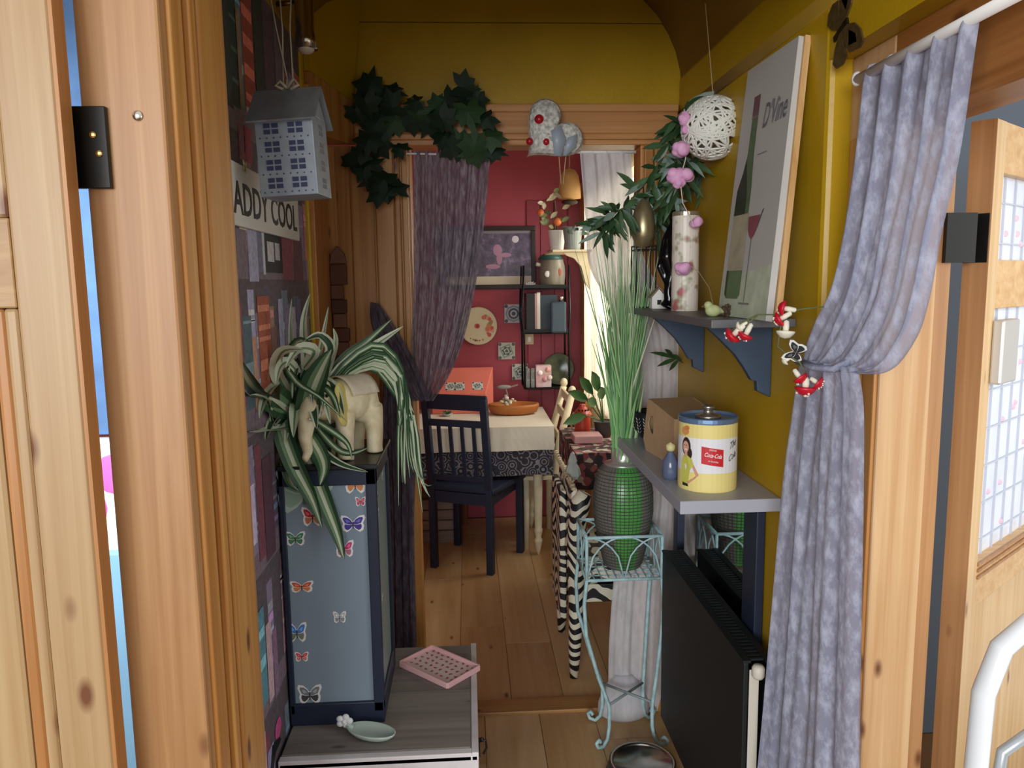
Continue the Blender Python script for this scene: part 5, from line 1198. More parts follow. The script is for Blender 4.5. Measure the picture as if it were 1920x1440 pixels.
gbo = mk('blades', gb, vcol('grass_blade', .5), gt, recalc=False, kind='stuff')
# ---- pet bowl
pbw = thing('pet_bowl', 'dark green rimmed steel pet bowl of kibble on the corridor floor', 'bowl', (.497, 2.13, 0))
pc_ = V((.497, 2.12, 0))
mk('base', MB().lathe([(.118,0),(.118,.01),(.100,.062),(.096,.066),(.09,.06)], pc_, 36), mat('bowl_green', '#1f3d3c', .35), pbw, smooth=False)
mk('steel_liner', MB().lathe([(.098,.064),(.100,.069),(.094,.071),(.088,.066),(.074,.02),(0,.018)], pc_, 36), mat('steel', '#b9b9b4', .2, 1), pbw, smooth=True)
kbm = MB(); rk = random.Random(6)
for i in range(120):
    a = rk.uniform(0, 6.28); r_ = .07*math.sqrt(rk.random()); kbm.sph(pc_+V((math.cos(a)*r_, math.sin(a)*r_, .024+rk.uniform(0, .008))), rk.uniform(.005, .008), 6, 4)
mk('kibble', kbm, mat('kibble_brown', '#5b4633', .8), pbw, kind='stuff')
# ================================================================== DINING ROOM
# ---- table with cloths
TZ = .74; TX0, TX1, TY0, TY1 = -.46, .425, 4.03, 4.64
tb = thing('dining_table', 'cream dining table with turned legs under a pale cloth', 'table', (0, 4.33, 0))
mk('top', MB().box(TX0, TX1, TY0, TY1, TZ-.03, TZ-.004), CREAM, tb, bevel=.004)
mk('apron', MB().box(TX0+.05, TX1-.05, TY0+.05, TY1-.05, TZ-.12, TZ-.03), CREAM, tb)
lp = [(.006,0),(.012,.03),(.022,.075),(.024,.085),(.015,.10),(.022,.13),(.024,.145),(.019,.155),(.021,.18),(.026,.45),(.027,TZ-.15),(.03,TZ-.12)]
for x in (TX0+.06, TX1-.06):
    for y in (TY0+.075, TY1-.06): mk('leg', MB().lathe(lp, (x, y, 0), 16), CREAM, tb, smooth=True)
cl = MB()
def drape(x0, x1, y0, y1, z, drop, flare, n=28):
    m_ = MB(); m_.poly([(x0,y0,z),(x1,y0,z),(x1,y1,z),(x0,y1,z)])
    per = []
    for (a, b_) in (((x0,y0),(x1,y0)),((x1,y0),(x1,y1)),((x1,y1),(x0,y1)),((x0,y1),(x0,y0))):
        for i in range(n): per.append((lerp(a[0],b_[0],i/n), lerp(a[1],b_[1],i/n)))
    cx, cy = (x0+x1)/2, (y0+y1)/2; k_ = len(per)
    def ring(zz, f, w): return [(x+(x-cx)*f+math.sin(i*.6)*w, y+(y-cy)*f+math.cos(i*.5)*w, zz) for i, (x, y) in enumerate(per)]
    r0, r1, r2 = ring(z, 0, 0), ring(z-drop*.5, flare*.6, .004), ring(z-drop, flare, .009)
    m_._a(r0+r1+r2, [(i, (i+1)%k_, k_+(i+1)%k_, k_+i) for i in range(k_)]+[(k_+i, k_+(i+1)%k_, 2*k_+(i+1)%k_, 2*k_+i) for i in range(k_)])
    return m_
lace, nt, N, L, b = nmat('dark_lace'); tc = N.new('ShaderNodeTexCoord'); vo = N.new('ShaderNodeTexVoronoi'); vo.inputs['Scale'].default_value = 20; L.new(tc.outputs['Object'], vo.inputs['Vector'])
rp = N.new('ShaderNodeValToRGB'); e = rp.color_ramp.elements; e[0].position = .35; e[0].color = (*hexc('#35313a'), 1); e[1].position = .75; e[1].color = (*hexc('#8a868c'), 1)
si_ = N.new('ShaderNodeMath'); si_.operation = 'MULTIPLY'; si_.inputs[1].default_value = 26; sj_ = N.new('ShaderNodeMath'); sj_.operation = 'SINE'; L.new(vo.outputs['Distance'], si_.inputs[0]); L.new(si_.outputs[0], sj_.inputs[0]); L.new(sj_.outputs[0], rp.inputs[0]); L.new(rp.outputs[0], b.inputs['Base Color']); b.inputs['Roughness'].default_value = .9; MATS['dark_lace'] = lace
tag(mk('lace_cloth', drape(TX0-.012, TX1+.012, TY0-.012, TY1+.012, TZ-.002, .262, .02), lace), 'dark patterned under-cloth hanging below the pale tablecloth', 'tablecloth')
tag(mk('table_cloth', drape(TX0-.02, TX1+.02, TY0-.02, TY1+.02, TZ+.001, .128, .02), mat('pale_cloth', '#e2dcca', .8, noise=.05, nscale=6), smooth=False), 'pale cream tablecloth covering the dining table', 'tablecloth')
# ---- navy chair, back towards us
nc = thing('dining_chair', 'navy painted slat back dining chair pushed up to the table', 'chair', (.03, 4.02, 0))
o0 = V((-.205, 3.965, 0)); wx = V((.912, -.41, 0)); dy = V((.41, .912, 0)); Wd, Dp = .325, .36
def CP(a, d, z): return o0+wx*a+dy*d+V((0,0,z))
def post(a, d, z0, z1, w, lean=0): return MB().bar(CP(a, d, z0), CP(a, d-lean, z1), w, w, up=dy)
for a in (0, Wd):
    mk('leg', MB().bar(CP(a,0,.0), CP(a,0,.45), .036, .036, up=dy), NAVY, nc, bevel=.003)
    mk('back_post', MB().bar(CP(a,0,.44), CP(a,-.06,.93), .036, .032, up=dy), NAVY, nc, bevel=.003)
    mk('leg', MB().bar(CP(a+(.03 if a else -.03),Dp,0), CP(a+(.03 if a else -.03),Dp,.43), .036, .036, up=dy), NAVY, nc, bevel=.003)
mk('seat', MB().hexa([CP(-.03,-.01,.425),CP(Wd+.03,-.01,.425),CP(Wd+.06,Dp+.03,.425),CP(-.06,Dp+.03,.425),CP(-.03,-.01,.455),CP(Wd+.03,-.01,.455),CP(Wd+.06,Dp+.03,.455),CP(-.06,Dp+.03,.455)]), NAVY, nc, bevel=.008)
for d in (0, Dp): mk('seat_rail', MB().bar(CP(0,d,.395), CP(Wd,d,.395), .024, .06), NAVY, nc)
for a in (0, Wd): mk('seat_rail', MB().bar(CP(a,0,.395), CP(a,Dp,.395), .024, .06), NAVY, nc)
mk('crest_rail', MB().hexa([CP(-.02,-.058,.865),CP(Wd+.02,-.058,.865),CP(Wd+.02,-.038,.865),CP(-.02,-.038,.865),CP(-.018,-.068,.945),CP(Wd+.018,-.068,.945),CP(Wd+.018,-.048,.945),CP(-.018,-.048,.945)]), NAVY, nc, bevel=.005)
mk('mid_rail', MB().bar(CP(0,-.044,.795), CP(Wd,-.044,.795), .018, .035), NAVY, nc, bevel=.003)
mk('lower_rail', MB().bar(CP(0,-.008,.50), CP(Wd,-.008,.50), .018, .03), NAVY, nc, bevel=.003)
for i in range(4):
    a = Wd*(i+1)/5; mk('slat', MB().bar(CP(a,-.008,.50), CP(a,-.042,.79), .020, .012, up=dy), NAVY, nc, bevel=.002)
# ---- cream chair right of table
cc = thing('cream_chair', 'cream painted chair with knobbed back posts right of the table', 'chair', (.56, 4.1, 0))
def lean_post(y): 
    return [(.50, y, 0), (.505, y, .45), (.515, y, .62), (.60, y, .93)]
cy0 = 4.2
pa = W(1043, 852, Y=cy0); pb_ = W(1072, 740, Y=cy0)
for y in (cy0, cy0+.36):
    bp_ = mk('back_post', MB().tube([(pa.x-.005, y, 0), (pa.x-.005, y, .45), (pa.x, y, pa.z), (pb_.x, y, pb_.z)], [.018,.02,.022,.02], 10), CREAM, cc, smooth=True)
    mk('knob', MB().sph((pb_.x+.002, y, pb_.z+.022), (.022,.022,.028), 12, 8), CREAM, bp_, smooth=True)
for t in (.25, .62, .9): 
    p = lerp(pa, pb_, t); mk('back_slat', MB().box(p.x-.008, p.x+.008, cy0+.015, cy0+.345, p.z-.025, p.z+.025), CREAM, cc, bevel=.003)
mk('seat', MB().box(pa.x-.20, pa.x+.01, cy0-.015, cy0+.375, .40, .425), CREAM, cc, bevel=.006)
for y in (cy0+.01, cy0+.35): mk('leg', MB().tube([(pa.x-.17, y, 0), (pa.x-.17, y, .40)], [.014,.02], 10), CREAM, cc, smooth=True)
# ---- coral box
cx = thing('coral_box', 'coral painted sloping box with tile stickers behind the navy chair', 'box', (-.05, 4.5, TZ))
CO = mat('coral_paint', '#e27c6a', .5, noise=.05, nscale=8)
xa_, xb_ = -.22, .145; yf, yk = 4.46, 4.63; zb_ = TZ+.002
mk('body', MB().hexa([(xa_,yf,zb_),(xb_-.05,yf,zb_),(xb_,yk,zb_),(xa_,yk,zb_),(xa_,yf,zb_+.12),(xb_-.05,yf,zb_+.12),(xb_,yk,zb_+.255),(xa_,yk,zb_+.255)]), CO, cx, bevel=.004)
def tile(mb, o, ux, uy, s, seed=0, col=('#8e9a98', '#4a5a5e', '#cfd3cd')):
    """patterned square tile print"""
    o = V(o); ux = V(ux).normalized()*s; uy = V(uy).normalized()*s; n_ = ux.cross(uy).normalized(); A_, B_, C_ = [hexc(c) for c in col]
    mb.poly([o-ux*.5-uy*.5+n_*.0004, o+ux*.5-uy*.5+n_*.0004, o+ux*.5+uy*.5+n_*.0004, o-ux*.5+uy*.5+n_*.0004], C_)
    for (r0, r1, c, k, d) in ((.0,.46,A_,8,.0010),(.0,.36,C_,8,.0016),(.0,.30,B_,12,.0022),(.0,.2,C_,8,.0028),(.0,.12,B_,6,.0034)):
        mb.poly([o+ux*r1*math.cos(2*pi*i/k/1+seed)*(1 if i % 2 or seed == 0 else .72)+uy*r1*math.sin(2*pi*i/k+seed)*(1 if i % 2 or seed == 0 else .72)+n_*d for i in range(k)], c)
    for sx in (-1, 1):
        for sy in (-1, 1):
            c_ = o+ux*.4*sx+uy*.4*sy; mb.poly([c_+ux*.1*math.cos(t)+uy*.1*math.sin(t)+n_*.0012 for t in [2*pi*i/8 for i in range(8)]], B_)
    return mb
slp = (V((0, .17, .135))).normalized()
for u_ in (.33, .48, .80):
    m_ = MB(); tile(m_, V((lerp(xa_, xb_-.03, u_), yf+.045, zb_+.12+.045*.794+.001)), (1,0,0), slp, .062, .4); mk('tile_sticker', m_, PRINT, cx, recalc=False)
# ---- table things
ob = thing('clay_dish', 'oval terracotta dish on the dining table beside the coral box', 'dish', (.24, 4.42, TZ))
oc = V((.255, 4.42, TZ+.0015))
mk('dish', MB().lathe([(.10,0),(.135,.012),(.15,.045),(.148,.06),(.135,.062),(.125,.045),(.08,.03),(0,.028)], oc, 36, sy=.62), mat('terracotta', '#b06a32', .5, noise=.1, nscale=20), ob, smooth=True)
fg = thing('flower_ornament', 'small white and pink flower bird ornament in the terracotta dish', 'ornament', oc+V((-.04,0,.03)))
fo = oc+V((-.035,-.01,.03)); rz = random.Random(9); FCO = [mat('petal_%d' % i, c, .6) for i, c in enumerate(('#d8cfc0', '#c06a72', '#b9b07a', '#8f8a86'))]
for i in range(16):
    p = fo+V((rz.gauss(0,.026), rz.gauss(0,.02), .03+abs(rz.gauss(0,.022)))); mk('petal', MB().sph(p, (rz.uniform(.009,.015),)*2+(rz.uniform(.006,.012),), 8, 6), FCO[rz.choice((0,0,1,2,3))], fg, smooth=True)
mk('stem', MB().tube([fo, fo+V((0,0,.08)), fo+V((-.01,0,.12))], .004, 6), FCO[3], fg)
mk('bird', MB().sph(fo+V((-.02,0,.13)), (.045,.014,.013), 12, 8), FCO[3], fg, smooth=True)
mk('bird_tail', MB().bar(fo+V((.02,0,.132)), fo+V((.06,0,.142)), .014, .006), FCO[3], fg)
dn = thing('succulent_dish', 'little green succulent in a dish seen through the chair back', 'plant', (-.17, 4.2, TZ))
sc0 = W(838, 770, Y=4.40); sc0.z = TZ+.0015
mk('dish', MB().lathe([(.02,0),(.035,.012),(.033,.014),(0,.01)], sc0, 18), mat('glass_dish', '#b8bdb8', .15), dn, smooth=True)
for i in range(9):
    a = i*.7; nleaf(dn, sc0+V((0,0,.01)), (math.cos(a), math.sin(a), .8), .035, .014, mat('succulent', '#5d7348', .5))
# ---- things under table
wcx = thing('wooden_crate', 'whitewashed wooden crate on the floor under the dining table', 'crate', (-.27, 4.42, 0))
CRM = [pine('crate_wood_%d' % i, a, b_, axis=0, knots=False, rough=.8) for i, (a, b_) in enumerate((('#a8998a', '#8d7d6e'), ('#b3a596', '#968676')))]
for i in range(4):
    mk('slat', MB().box(-.42, -.10, 4.36, 4.375, .012+i*.062, .068+i*.062), CRM[i % 2], wcx, bevel=.002); mk('slat', MB().box(-.42, -.10, 4.60, 4.615, .012+i*.062, .068+i*.062), CRM[i % 2], wcx, bevel=.002)
    for x in (-.42, -.115): mk('slat', MB().box(x, x+.015, 4.375, 4.60, .012+i*.062, .068+i*.062), CRM[(i+1) % 2], wcx, bevel=.002)
mk('base', MB().box(-.42, -.10, 4.36, 4.615, 0, .012), CRM[0], wcx)
tag(mk('baseboard_block', MB().box(-.07, -.03, 4.66, 4.71, .0, .40), mat('brown_post', '#8a5636', .6), bevel=.004), 'brown wooden post standing behind the crate under the table', 'post')
# ---- zebra chair by the doorway
zm, nt, N, L, b = nmat('zebra_print'); tc = N.new('ShaderNodeTexCoord'); mp = N.new('ShaderNodeMapping'); mp.inputs['Scale'].default_value = (16, 11, 7); L.new(tc.outputs['Object'], mp.inputs[0])
wv = N.new('ShaderNodeTexWave'); wv.bands_direction = 'Z'; wv.inputs['Scale'].default_value = .95; wv.inputs['Distortion'].default_value = 11; wv.inputs['Detail'].default_value = .6; wv.inputs['Detail Scale'].default_value = .8; L.new(mp.outputs[0], wv.inputs['Vector'])
rp = N.new('ShaderNodeValToRGB'); e = rp.color_ramp.elements; rp.color_ramp.interpolation = 'CONSTANT'; e[0].position = 0; e[0].color = (*hexc('#18181a'), 1); e[1].position = .5; e[1].color = (*hexc('#dfdcc6'), 1)
L.new(wv.outputs[0], rp.inputs[0]); L.new(rp.outputs[0], b.inputs['Base Color']); b.inputs['Roughness'].default_value = .5; MATS['zebra_print'] = zm
zc = thing('zebra_chair', 'chair covered in black and white zebra stripes inside the dining doorway', 'chair', (.5, 2.95, 0))
zx = .385; zy0, zy1 = 2.755, 3.15
zt_ = W(1085, 925, Y=zy0).z
for y in (zy0, zy1):
    mk('back_leg', MB().tube([(zx-.008, y, 0), (zx-.006, y, .10), (zx+.002, y, .30), (zx, y, .45), (zx+.005, y, .60), (zx+.02, y, zt_-.03), (zx+.035, y, zt_)], [.016,.023,.030,.034,.034,.037,.026], 12), zm, zc, smooth=True)
mk('backrest', MB().hexa([(zx-.03,zy0+.02,.46),(zx-.008,zy0+.02,.46),(zx-.008,zy1-.02,.46),(zx-.03,zy1-.02,.46),(zx-.012,zy0+.02,zt_+.01),(zx+.012,zy0+.02,zt_+.01),(zx+.012,zy1-.02,zt_+.01),(zx-.012,zy1-.02,zt_+.01)]), zm, zc, bevel=.01)
mk('seat', MB().box(zx+.01, zx+.30, zy0-.01, zy1+.01, .37, .46), zm, zc, bevel=.02)
mk('apron', MB().hexa([(zx+.02,zy0-.005,.30),(zx+.29,zy0-.005,.30),(zx+.29,zy0+.015,.30),(zx+.02,zy0+.015,.30),(zx+.02,zy0-.005,.37),(zx+.29,zy0-.005,.37),(zx+.29,zy0+.015,.37),(zx+.02,zy0+.015,.37)]), zm, zc, bevel=.004)
mk('side_panel', MB().box(zx-.045, zx-.02, zy0+.12, zy1, .18, .70), zm, zc, bevel=.006)
for y in (zy0+.02, zy1-.02): mk('front_leg', MB().tube([(zx+.275, y, 0), (zx+.27, y, .2), (zx+.265, y, .38)], [.013,.02,.026], 12), zm, zc, smooth=True)
wk = MB(); prev = []
wt = [W(1043, 850, Y=3.10), W(1046, 890, Y=3.05), W(1056, 925, Y=2.95), W(1075, 935, Y=2.80)]
wt = [V((lerp(wt[0].x, wt[3].x, t), lerp(3.12, 2.78, t), lerp(wt[0].z, zt_+.01, t))) for t in (0, .2, .4, .6, .8, 1)]
rope = []
for i in range(60):
    t = i/59; j = min(int(t*5), 4); p = lerp(wt[j], wt[j+1], t*5-j); rope.append(p+V((0, math.sin(i*1.6)*.006, math.cos(i*1.6)*.006)))
mk('rope_trim', MB().tube(rope, .010, 6), mat('rope', '#cdbf9c', .8, noise=.3, nscale=80), zc, smooth=True)
# ---- sideboard by window with its things
sbz = .77
fbm, nt, N, L, b = nmat('floral_dark'); tc = N.new('ShaderNodeTexCoord'); vo = N.new('ShaderNodeTexVoronoi'); vo.inputs['Scale'].default_value = 38; L.new(tc.outputs['Object'], vo.inputs['Vector'])
rp = N.new('ShaderNodeValToRGB'); rp.color_ramp.interpolation = 'CONSTANT'; e = rp.color_ramp.elements; e[0].color = (*hexc('#3a2b2e'), 1); e[1].position = .3; e[1].color = (*hexc('#8c4a48'), 1)
for ps_, cl_ in ((.5, '#2e2a2c'), (.68, '#b0a490'), (.8, '#4f3436')): q_ = rp.color_ramp.elements.new(ps_); q_.color = (*hexc(cl_), 1)
L.new(vo.outputs['Color'], rp.inputs[0]); L.new(rp.outputs[0], b.inputs['Base Color']); b.inputs['Roughness'].default_value = .85; MATS['floral_dark'] = fbm
sd = thing('side_table', 'narrow window side table draped in dark red floral cloth', 'table', (.60, 3.45, 0))
mk('top', MB().box(.455, .715, 3.22, 3.80, sbz-.02, sbz-.002), CREAM, sd)
for x in (.48, .69):
    for y in (3.26, 3.76): mk('leg', MB().box(x-.015, x+.015, y-.015, y+.015, 0, sbz-.02), CREAM, sd)
tag(mk('floral_cloth', drape(.448, .72, 3.212, 3.808, sbz, .16, .01), fbm), 'dark red floral cloth on the side table by the window', 'tablecloth')
tag(mk('pink_box', MB().box(.47, .60, 3.40, 3.52, sbz+.001, sbz+.035), mat('pink_card', '#c99a98', .6), bevel=.004), 'flat pink box on the floral cloth by the red lantern', 'box')
# glass cloche-like ornament
gq = W(1068, 905, Y=2.98)
gl = thing('glass_ornament', 'pale faceted glass ornament resting on the zebra chair back', 'ornament', (zx+.03, 2.93, zt_))
g0 = V((zx+.012, 2.93, zt_+.012))
mk('facets', MB().lathe([(.026,0),(.034,.015),(.028,.04),(.017,.06),(.019,.07),(.008,.10),(0,.108)], g0, 7), mat('frosted_glass_pale', '#b9c4be', .2, trans=.3), gl)
# red lantern
rz0 = V((.545, 3.66, sbz+.001)); rl_ = thing('red_lantern', 'small red metal lantern on the side table by the window', 'lantern', rz0)
RM = mat('red_enamel', '#b2402c', .3); rr_ = .04
mk('body', MB().lathe([(rr_*.9,0),(rr_,.006),(rr_,.085),(rr_*.95,.09)], rz0, 20), RM, rl_, smooth=False)
mk('roof', MB().lathe([(rr_*1.15,.09),(rr_*1.1,.097),(rr_*.4,.13),(rr_*.35,.14),(0,.142)], rz0, 20), RM, rl_, smooth=False)
for i in range(6):
    a = -2.2+i*.5; c_ = rz0+V((math.cos(a)*rr_*.8, math.sin(a)*rr_*.8, .115)); mk('vent_hole', MB().sph(c_, .005, 8, 5), BLACK, rl_)
mk('handle', MB().tube([rz0+V((-.05,0,.02)), rz0+V((-.06,0,.07)), rz0+V((-.04,0,.10))], .005, 8), mat('bamboo', '#d9a878', .5), rl_, smooth=True)
# leafy plant
lp_ = thing('leafy_plant', 'green broad leaved plant behind the tall grass by the window', 'plant', (.62, 3.55, sbz)); l0 = V((.63, 3.56, sbz+.001))
mk('pot', MB().lathe([(.035,0),(.045,.07),(.05,.075),(.046,.07),(0,.065)], l0, 18), mat('dark_pot', '#3b3632', .6), lp_)
LFM = mat('broad_leaf', '#3f6b35', .4, noise=.15, nscale=20)
for (px_, py_, sx) in ((1065,728,1),(1055,790,1),(1100,745,1),(1125,720,1),(1085,700,1),(1110,690,1)):
    tip = W(px_, py_, Y=3.45); st_ = l0+V((0,0,.07)); mid = lerp(st_, tip, .45)+V((0,0,.03)); mk('stalk', MB().tube([st_, mid], .003, 6), LFM, lp_); nleaf(lp_, mid, tip-mid, (tip-mid).length, .05, LFM)
# ---- back wall things
YB = 4.805
pic = thing('framed_picture', 'dark framed purple night scene picture on the red wall', 'picture', (.19, 4.8, 1.45))
x0_, x1_, z0_, z1_ = -.16, .425, 1.462, 1.845
FRM = mat('dark_frame', '#2e221e', .45)
for (a, b_, c_, d_) in ((x0_,x1_,z0_,z0_+.028),(x0_,x1_,z1_-.028,z1_),(x0_,x0_+.028,z0_+.028,z1_-.028),(x1_-.028,x1_,z0_+.028,z1_-.028)): mk('frame_bar', MB().box(a, b_, 4.785, 4.806, c_, d_), FRM, pic, bevel=.003)
am, nt, N, L, b = nmat('night_art'); tc = N.new('ShaderNodeTexCoord'); nz = N.new('ShaderNodeTexNoise'); nz.inputs['Scale'].default_value = 14; nz.inputs['Detail'].default_value = 8; nz.inputs['Roughness'].default_value = .7; L.new(tc.outputs['Object'], nz.inputs['Vector'])
rp = N.new('ShaderNodeValToRGB'); e = rp.color_ramp.elements; e[0].position = .35; e[0].color = (*hexc('#3c3442'), 1); e[1].position = .75; e[1].color = (*hexc('#b5a4c8'), 1); q_ = rp.color_ramp.elements.new(.55); q_.color = (*hexc('#665a74'), 1)
L.new(nz.outputs[0], rp.inputs[0]); L.new(rp.outputs[0], b.inputs['Base Color']); b.inputs['Roughness'].default_value = .3; MATS['night_art'] = am
mk('art_print', MB().box(x0_+.028, x1_-.028, 4.797, 4.806, z0_+.075, z1_-.028), am, pic)
mk('mount', MB().box(x0_+.028, x1_-.028, 4.796, 4.806, z0_+.028, z0_+.078), mat('mount_cream', '#d8d2bc', .6), pic)
mk('mount', MB().box(x0_+.028, x1_-.028, 4.796, 4.806, z1_-.044, z1_-.028), mat('mount_grey', '#8d8890', .6), pic)
ap_ = MB(); ap_.sph((.30, 4.797, 1.765), (.022,.001,.022), 14, 8); mk('moon_print', ap_, mat('moon', '#d9d3dc', .5), pic, smooth=True)
fp = MB(); 
for (x, z, a, b_) in ((.19,1.70,.028,.035),(.20,1.65,.018,.04),(.24,1.67,.035,.014),(.16,1.60,.045,.015)): fp.sph((x, 4.7965, z), (a,.001,b_), 10, 6)
mk('blossom_print', fp, mat('pink_haze', '#b58aa8', .5), pic, kind='stuff')
# clock
ck = thing('wall_clock', 'round cream wall clock with painted flowers on the red wall', 'clock', (.06, 4.8, 1.12))
kc = V((.062, 4.806, 1.236)); kr = .118
mk('face', MB().lathe([(0,.0),(kr*.96,0),(kr,.004),(kr,.014),(kr*.97,.018),(0,.018)], (0,0,0), 40).xf(Matrix.Translation(kc) @ Matrix.Rotation(R(90), 4, 'X')), mat('clock_cream', '#ddd6b4', .45), ck, smooth=False)
rz = random.Random(14)
fm_ = MB()
def disc(x, z, r, c, d=.019): fm_.poly([kc+V((x+r*math.cos(t), -d, z+r*math.sin(t))) for t in [2*pi*i/10 for i in range(10)]], hexc(c))
for i in range(16):
    a = rz.uniform(-.9, 1.2); r_ = rz.uniform(.06, .10); disc(r_*math.cos(a), r_*math.sin(a), rz.uniform(.007, .017), rz.choice(('#d8734e','#cf5a5a','#e0a08a','#8a8f5c','#d88a4a')), .019+.0002*i)
for i in range(7):
    a = rz.uniform(-2.2, -1.2); disc(.09*math.cos(a), .09*math.sin(a), rz.uniform(.004, .008), rz.choice(('#8a8f5c','#a87a5c')), .0195)
disc(-.005, .0, .016, '#c4504e', .022); disc(-.005, .0, .006, '#8a2a34', .0225)
mk('flower_print', fm_, PRINT, ck, recalc=False, kind='stuff')
# tiles
for (px_, py_, s_, sd_, lb) in ((963,588,.115,0,'blue grey patterned tile sticker right of the clock near the rack'),(950,658,.105,.4,'grey mandala tile sticker below the clock'),(975,697,.10,.4,'grey patterned tile sticker beside the lower rack shelf')):
    m_ = MB(); tile(m_, W(px_, py_, Y=YB), (1,0,0), (0,0,1), s_, sd_, ('#8f9aa4','#4c5664','#c4c8c8') if sd_ == 0 else ('#8e9a94','#56625e','#c2c6ba')); 
    tag(mk('wall_tile', m_, PRINT, recalc=False, origin=W(px_, py_, Y=YB+.004)), lb, 'tile')
sw = thing('light_switch', 'small cream switch plate on the red wall beside the rack', 'switch', W(992, 640, Y=4.80))
s0_ = W(992, 637, Y=4.806); mk('plate', MB().box(s0_.x-.028, s0_.x+.028, 4.797, 4.807, s0_.z-.03, s0_.z+.04), mat('switch_cream', '#c9b795', .5), sw, bevel=.004)
mk('rocker', MB().box(s0_.x-.01, s0_.x+.01, 4.792, 4.797, s0_.z-.012, s0_.z+.018), WHITE, sw, bevel=.002)
# wire rack
rk_ = thing('wall_rack', 'black wire wall rack with three shelves on the red wall', 'rack', (.47, 4.7, .85))
rx0, rx1, ry0, ry1 = .335, .605, 4.60, 4.80
RZS = (1.462, 1.198, .862)
for x in (rx0, rx1):
    for y in (ry0, ry1): mk('upright', MB().tube([(x, y, .86), (x, y, 1.18), (x+(-.012 if x == rx0 else .006), y, 1.30), (x, y, 1.60)], .006, 8), IRON, rk_, smooth=True)
for z in RZS:
    for (a, b_) in (((rx0,ry0),(rx1,ry0)),((rx0,ry1),(rx1,ry1)),((rx0,ry0),(rx0,ry1)),((rx1,ry0),(rx1,ry1))): mk('shelf_rail', MB().tube([(*a,z),(*b_,z)], .005, 8), IRON, rk_)
    mk('shelf_plate', MB().box(rx0, rx1, ry0, ry1, z-.004, z+.001), IRON, rk_)
    for (a, b_) in (((rx0,ry0),(rx1,ry0)),): mk('gallery', MB().bar((*a,z+.012),(*b_,z+.012), .003, .024), IRON, rk_) if z != RZS[2] else None
# rack contents
z = RZS[0]+.002
cr_ = thing('stoneware_crock', 'grey stoneware crock with green lid on the top rack shelf', 'jar', (.515, 4.69, z))
mk('body', MB().lathe([(.062,0),(.075,.02),(.08,.08),(.078,.13),(.068,.165),(.07,.17)], (.515,4.69,z), 28), mat('stoneware', '#868070', .4, noise=.1, nscale=15), cr_, smooth=True)
mk('lid', MB().lathe([(.074,.17),(.076,.178),(.055,.20),(.02,.212),(.016,.225),(0,.23)], (.505,4.69,z), 24), mat('teal_glaze', '#2f5650', .35), cr_, smooth=True)
mk('handle', MB().tube([(.44,4.67,z+.14),(.415,4.66,z+.145)], .012, 10), mat('pale_glaze', '#d3d0c6', .4), cr_, smooth=True)
m_ = MB()
for (dx_, r_) in ((-.03,.018),(.03,.018)):
    m_.lathe([(r_*.6,0),(r_,.0006),(r_,.003),(r_*.6,.0032)], (0,0,0), 14).xf(Matrix.Identity(4))
mk('round_motif', MB().sph((.478,4.617,z+.085), (.017,.004,.019), 12, 8), mat('motif_white', '#cfd2cc', .5), cr_, smooth=True); mk('round_motif', MB().sph((.552,4.619,z+.095), (.012,.004,.022), 12, 8), mat('motif_red', '#b5604c', .5), cr_, smooth=True)
lt = thing('lotus_ornament', 'small white lotus ornament on the top rack shelf', 'ornament', (.375, 4.63, z))
for i in range(9):
    a = pi*i/8; nleaf(lt, (.38,4.64,z+.002), (math.cos(a), -.2, math.sin(a)*1.1+.15), .05, .018, mat('lotus_white', '#b9b5ac', .5), 'petal')
z = RZS[1]+.002
bx_ = .35
for i, (w_, h_, c_, lb) in enumerate(((.05,.235,'#1c1f22','black hardback book at the left of the middle rack shelf'),(.012,.235,'#b58a86','thin dusty pink book on the middle rack shelf'),(.02,.24,'#d9d6cf','white spined book on the middle rack shelf'),(.10,.225,'#2d3a46','wide dark blue book on the middle rack shelf'))):
    bk = thing('shelf_book', lb, 'book', (bx_+w_/2, 4.69, z), 'books on the wire rack'); mt_ = mat('book_%d' % i, c_, .5)
    mk('cover', MB().box(bx_, bx_+.0025, 4.615, 4.77, z, z+h_), mt_, bk); mk('cover', MB().box(bx_+w_-.0025, bx_+w_, 4.615, 4.77, z, z+h_), mt_, bk); mk('spine', MB().box(bx_, bx_+w_, 4.612, 4.617, z, z+h_), mt_, bk, bevel=.001)
    mk('pages', MB().box(bx_+.0025, bx_+w_-.0025, 4.618, 4.765, z+.004, z+h_-.004), mat('paper', '#d8d2c2', .8), bk); bx_ += w_+.001
fk = thing('hip_flask', 'slate grey square flask with silver cap on the middle rack shelf', 'flask', (.56, 4.64, z))
mk('body', MB().box(.49, .585, 4.555, 4.598, z-.002, z+.185), mat('slate_flask', '#3d4b57', .35, .2), fk, bevel=.012); mk('shoulder', MB().lathe([(.014,.185),(.012,.20),(.015,.202),(.015,.215),(0,.217)], (.555,4.577,z), 14), CHROME, fk, smooth=True)
z = RZS[2]+.002
gx = thing('gift_box', 'pale pink and white gift box on the bottom rack shelf', 'box', (.45, 4.66, z))
mk('carton', MB().box(.405, .500, 4.63, 4.70, z, z+.135), mat('pink_white_card', '#dcc9c8', .5, noise=.2, nscale=18, col2='#c99a98'), gx, bevel=.004)
for (x, zz, c_) in ((.43,.09,'#efe6e4'),(.48,.11,'#d9a89c'),(.46,.05,'#c78f98'),(.49,.06,'#e8d8d0')): mk('rosette', MB().sph((x,4.628,z+zz), (.016,.008,.016), 10, 6), mat('rosette'+c_[1:], c_, .6), gx, smooth=True)
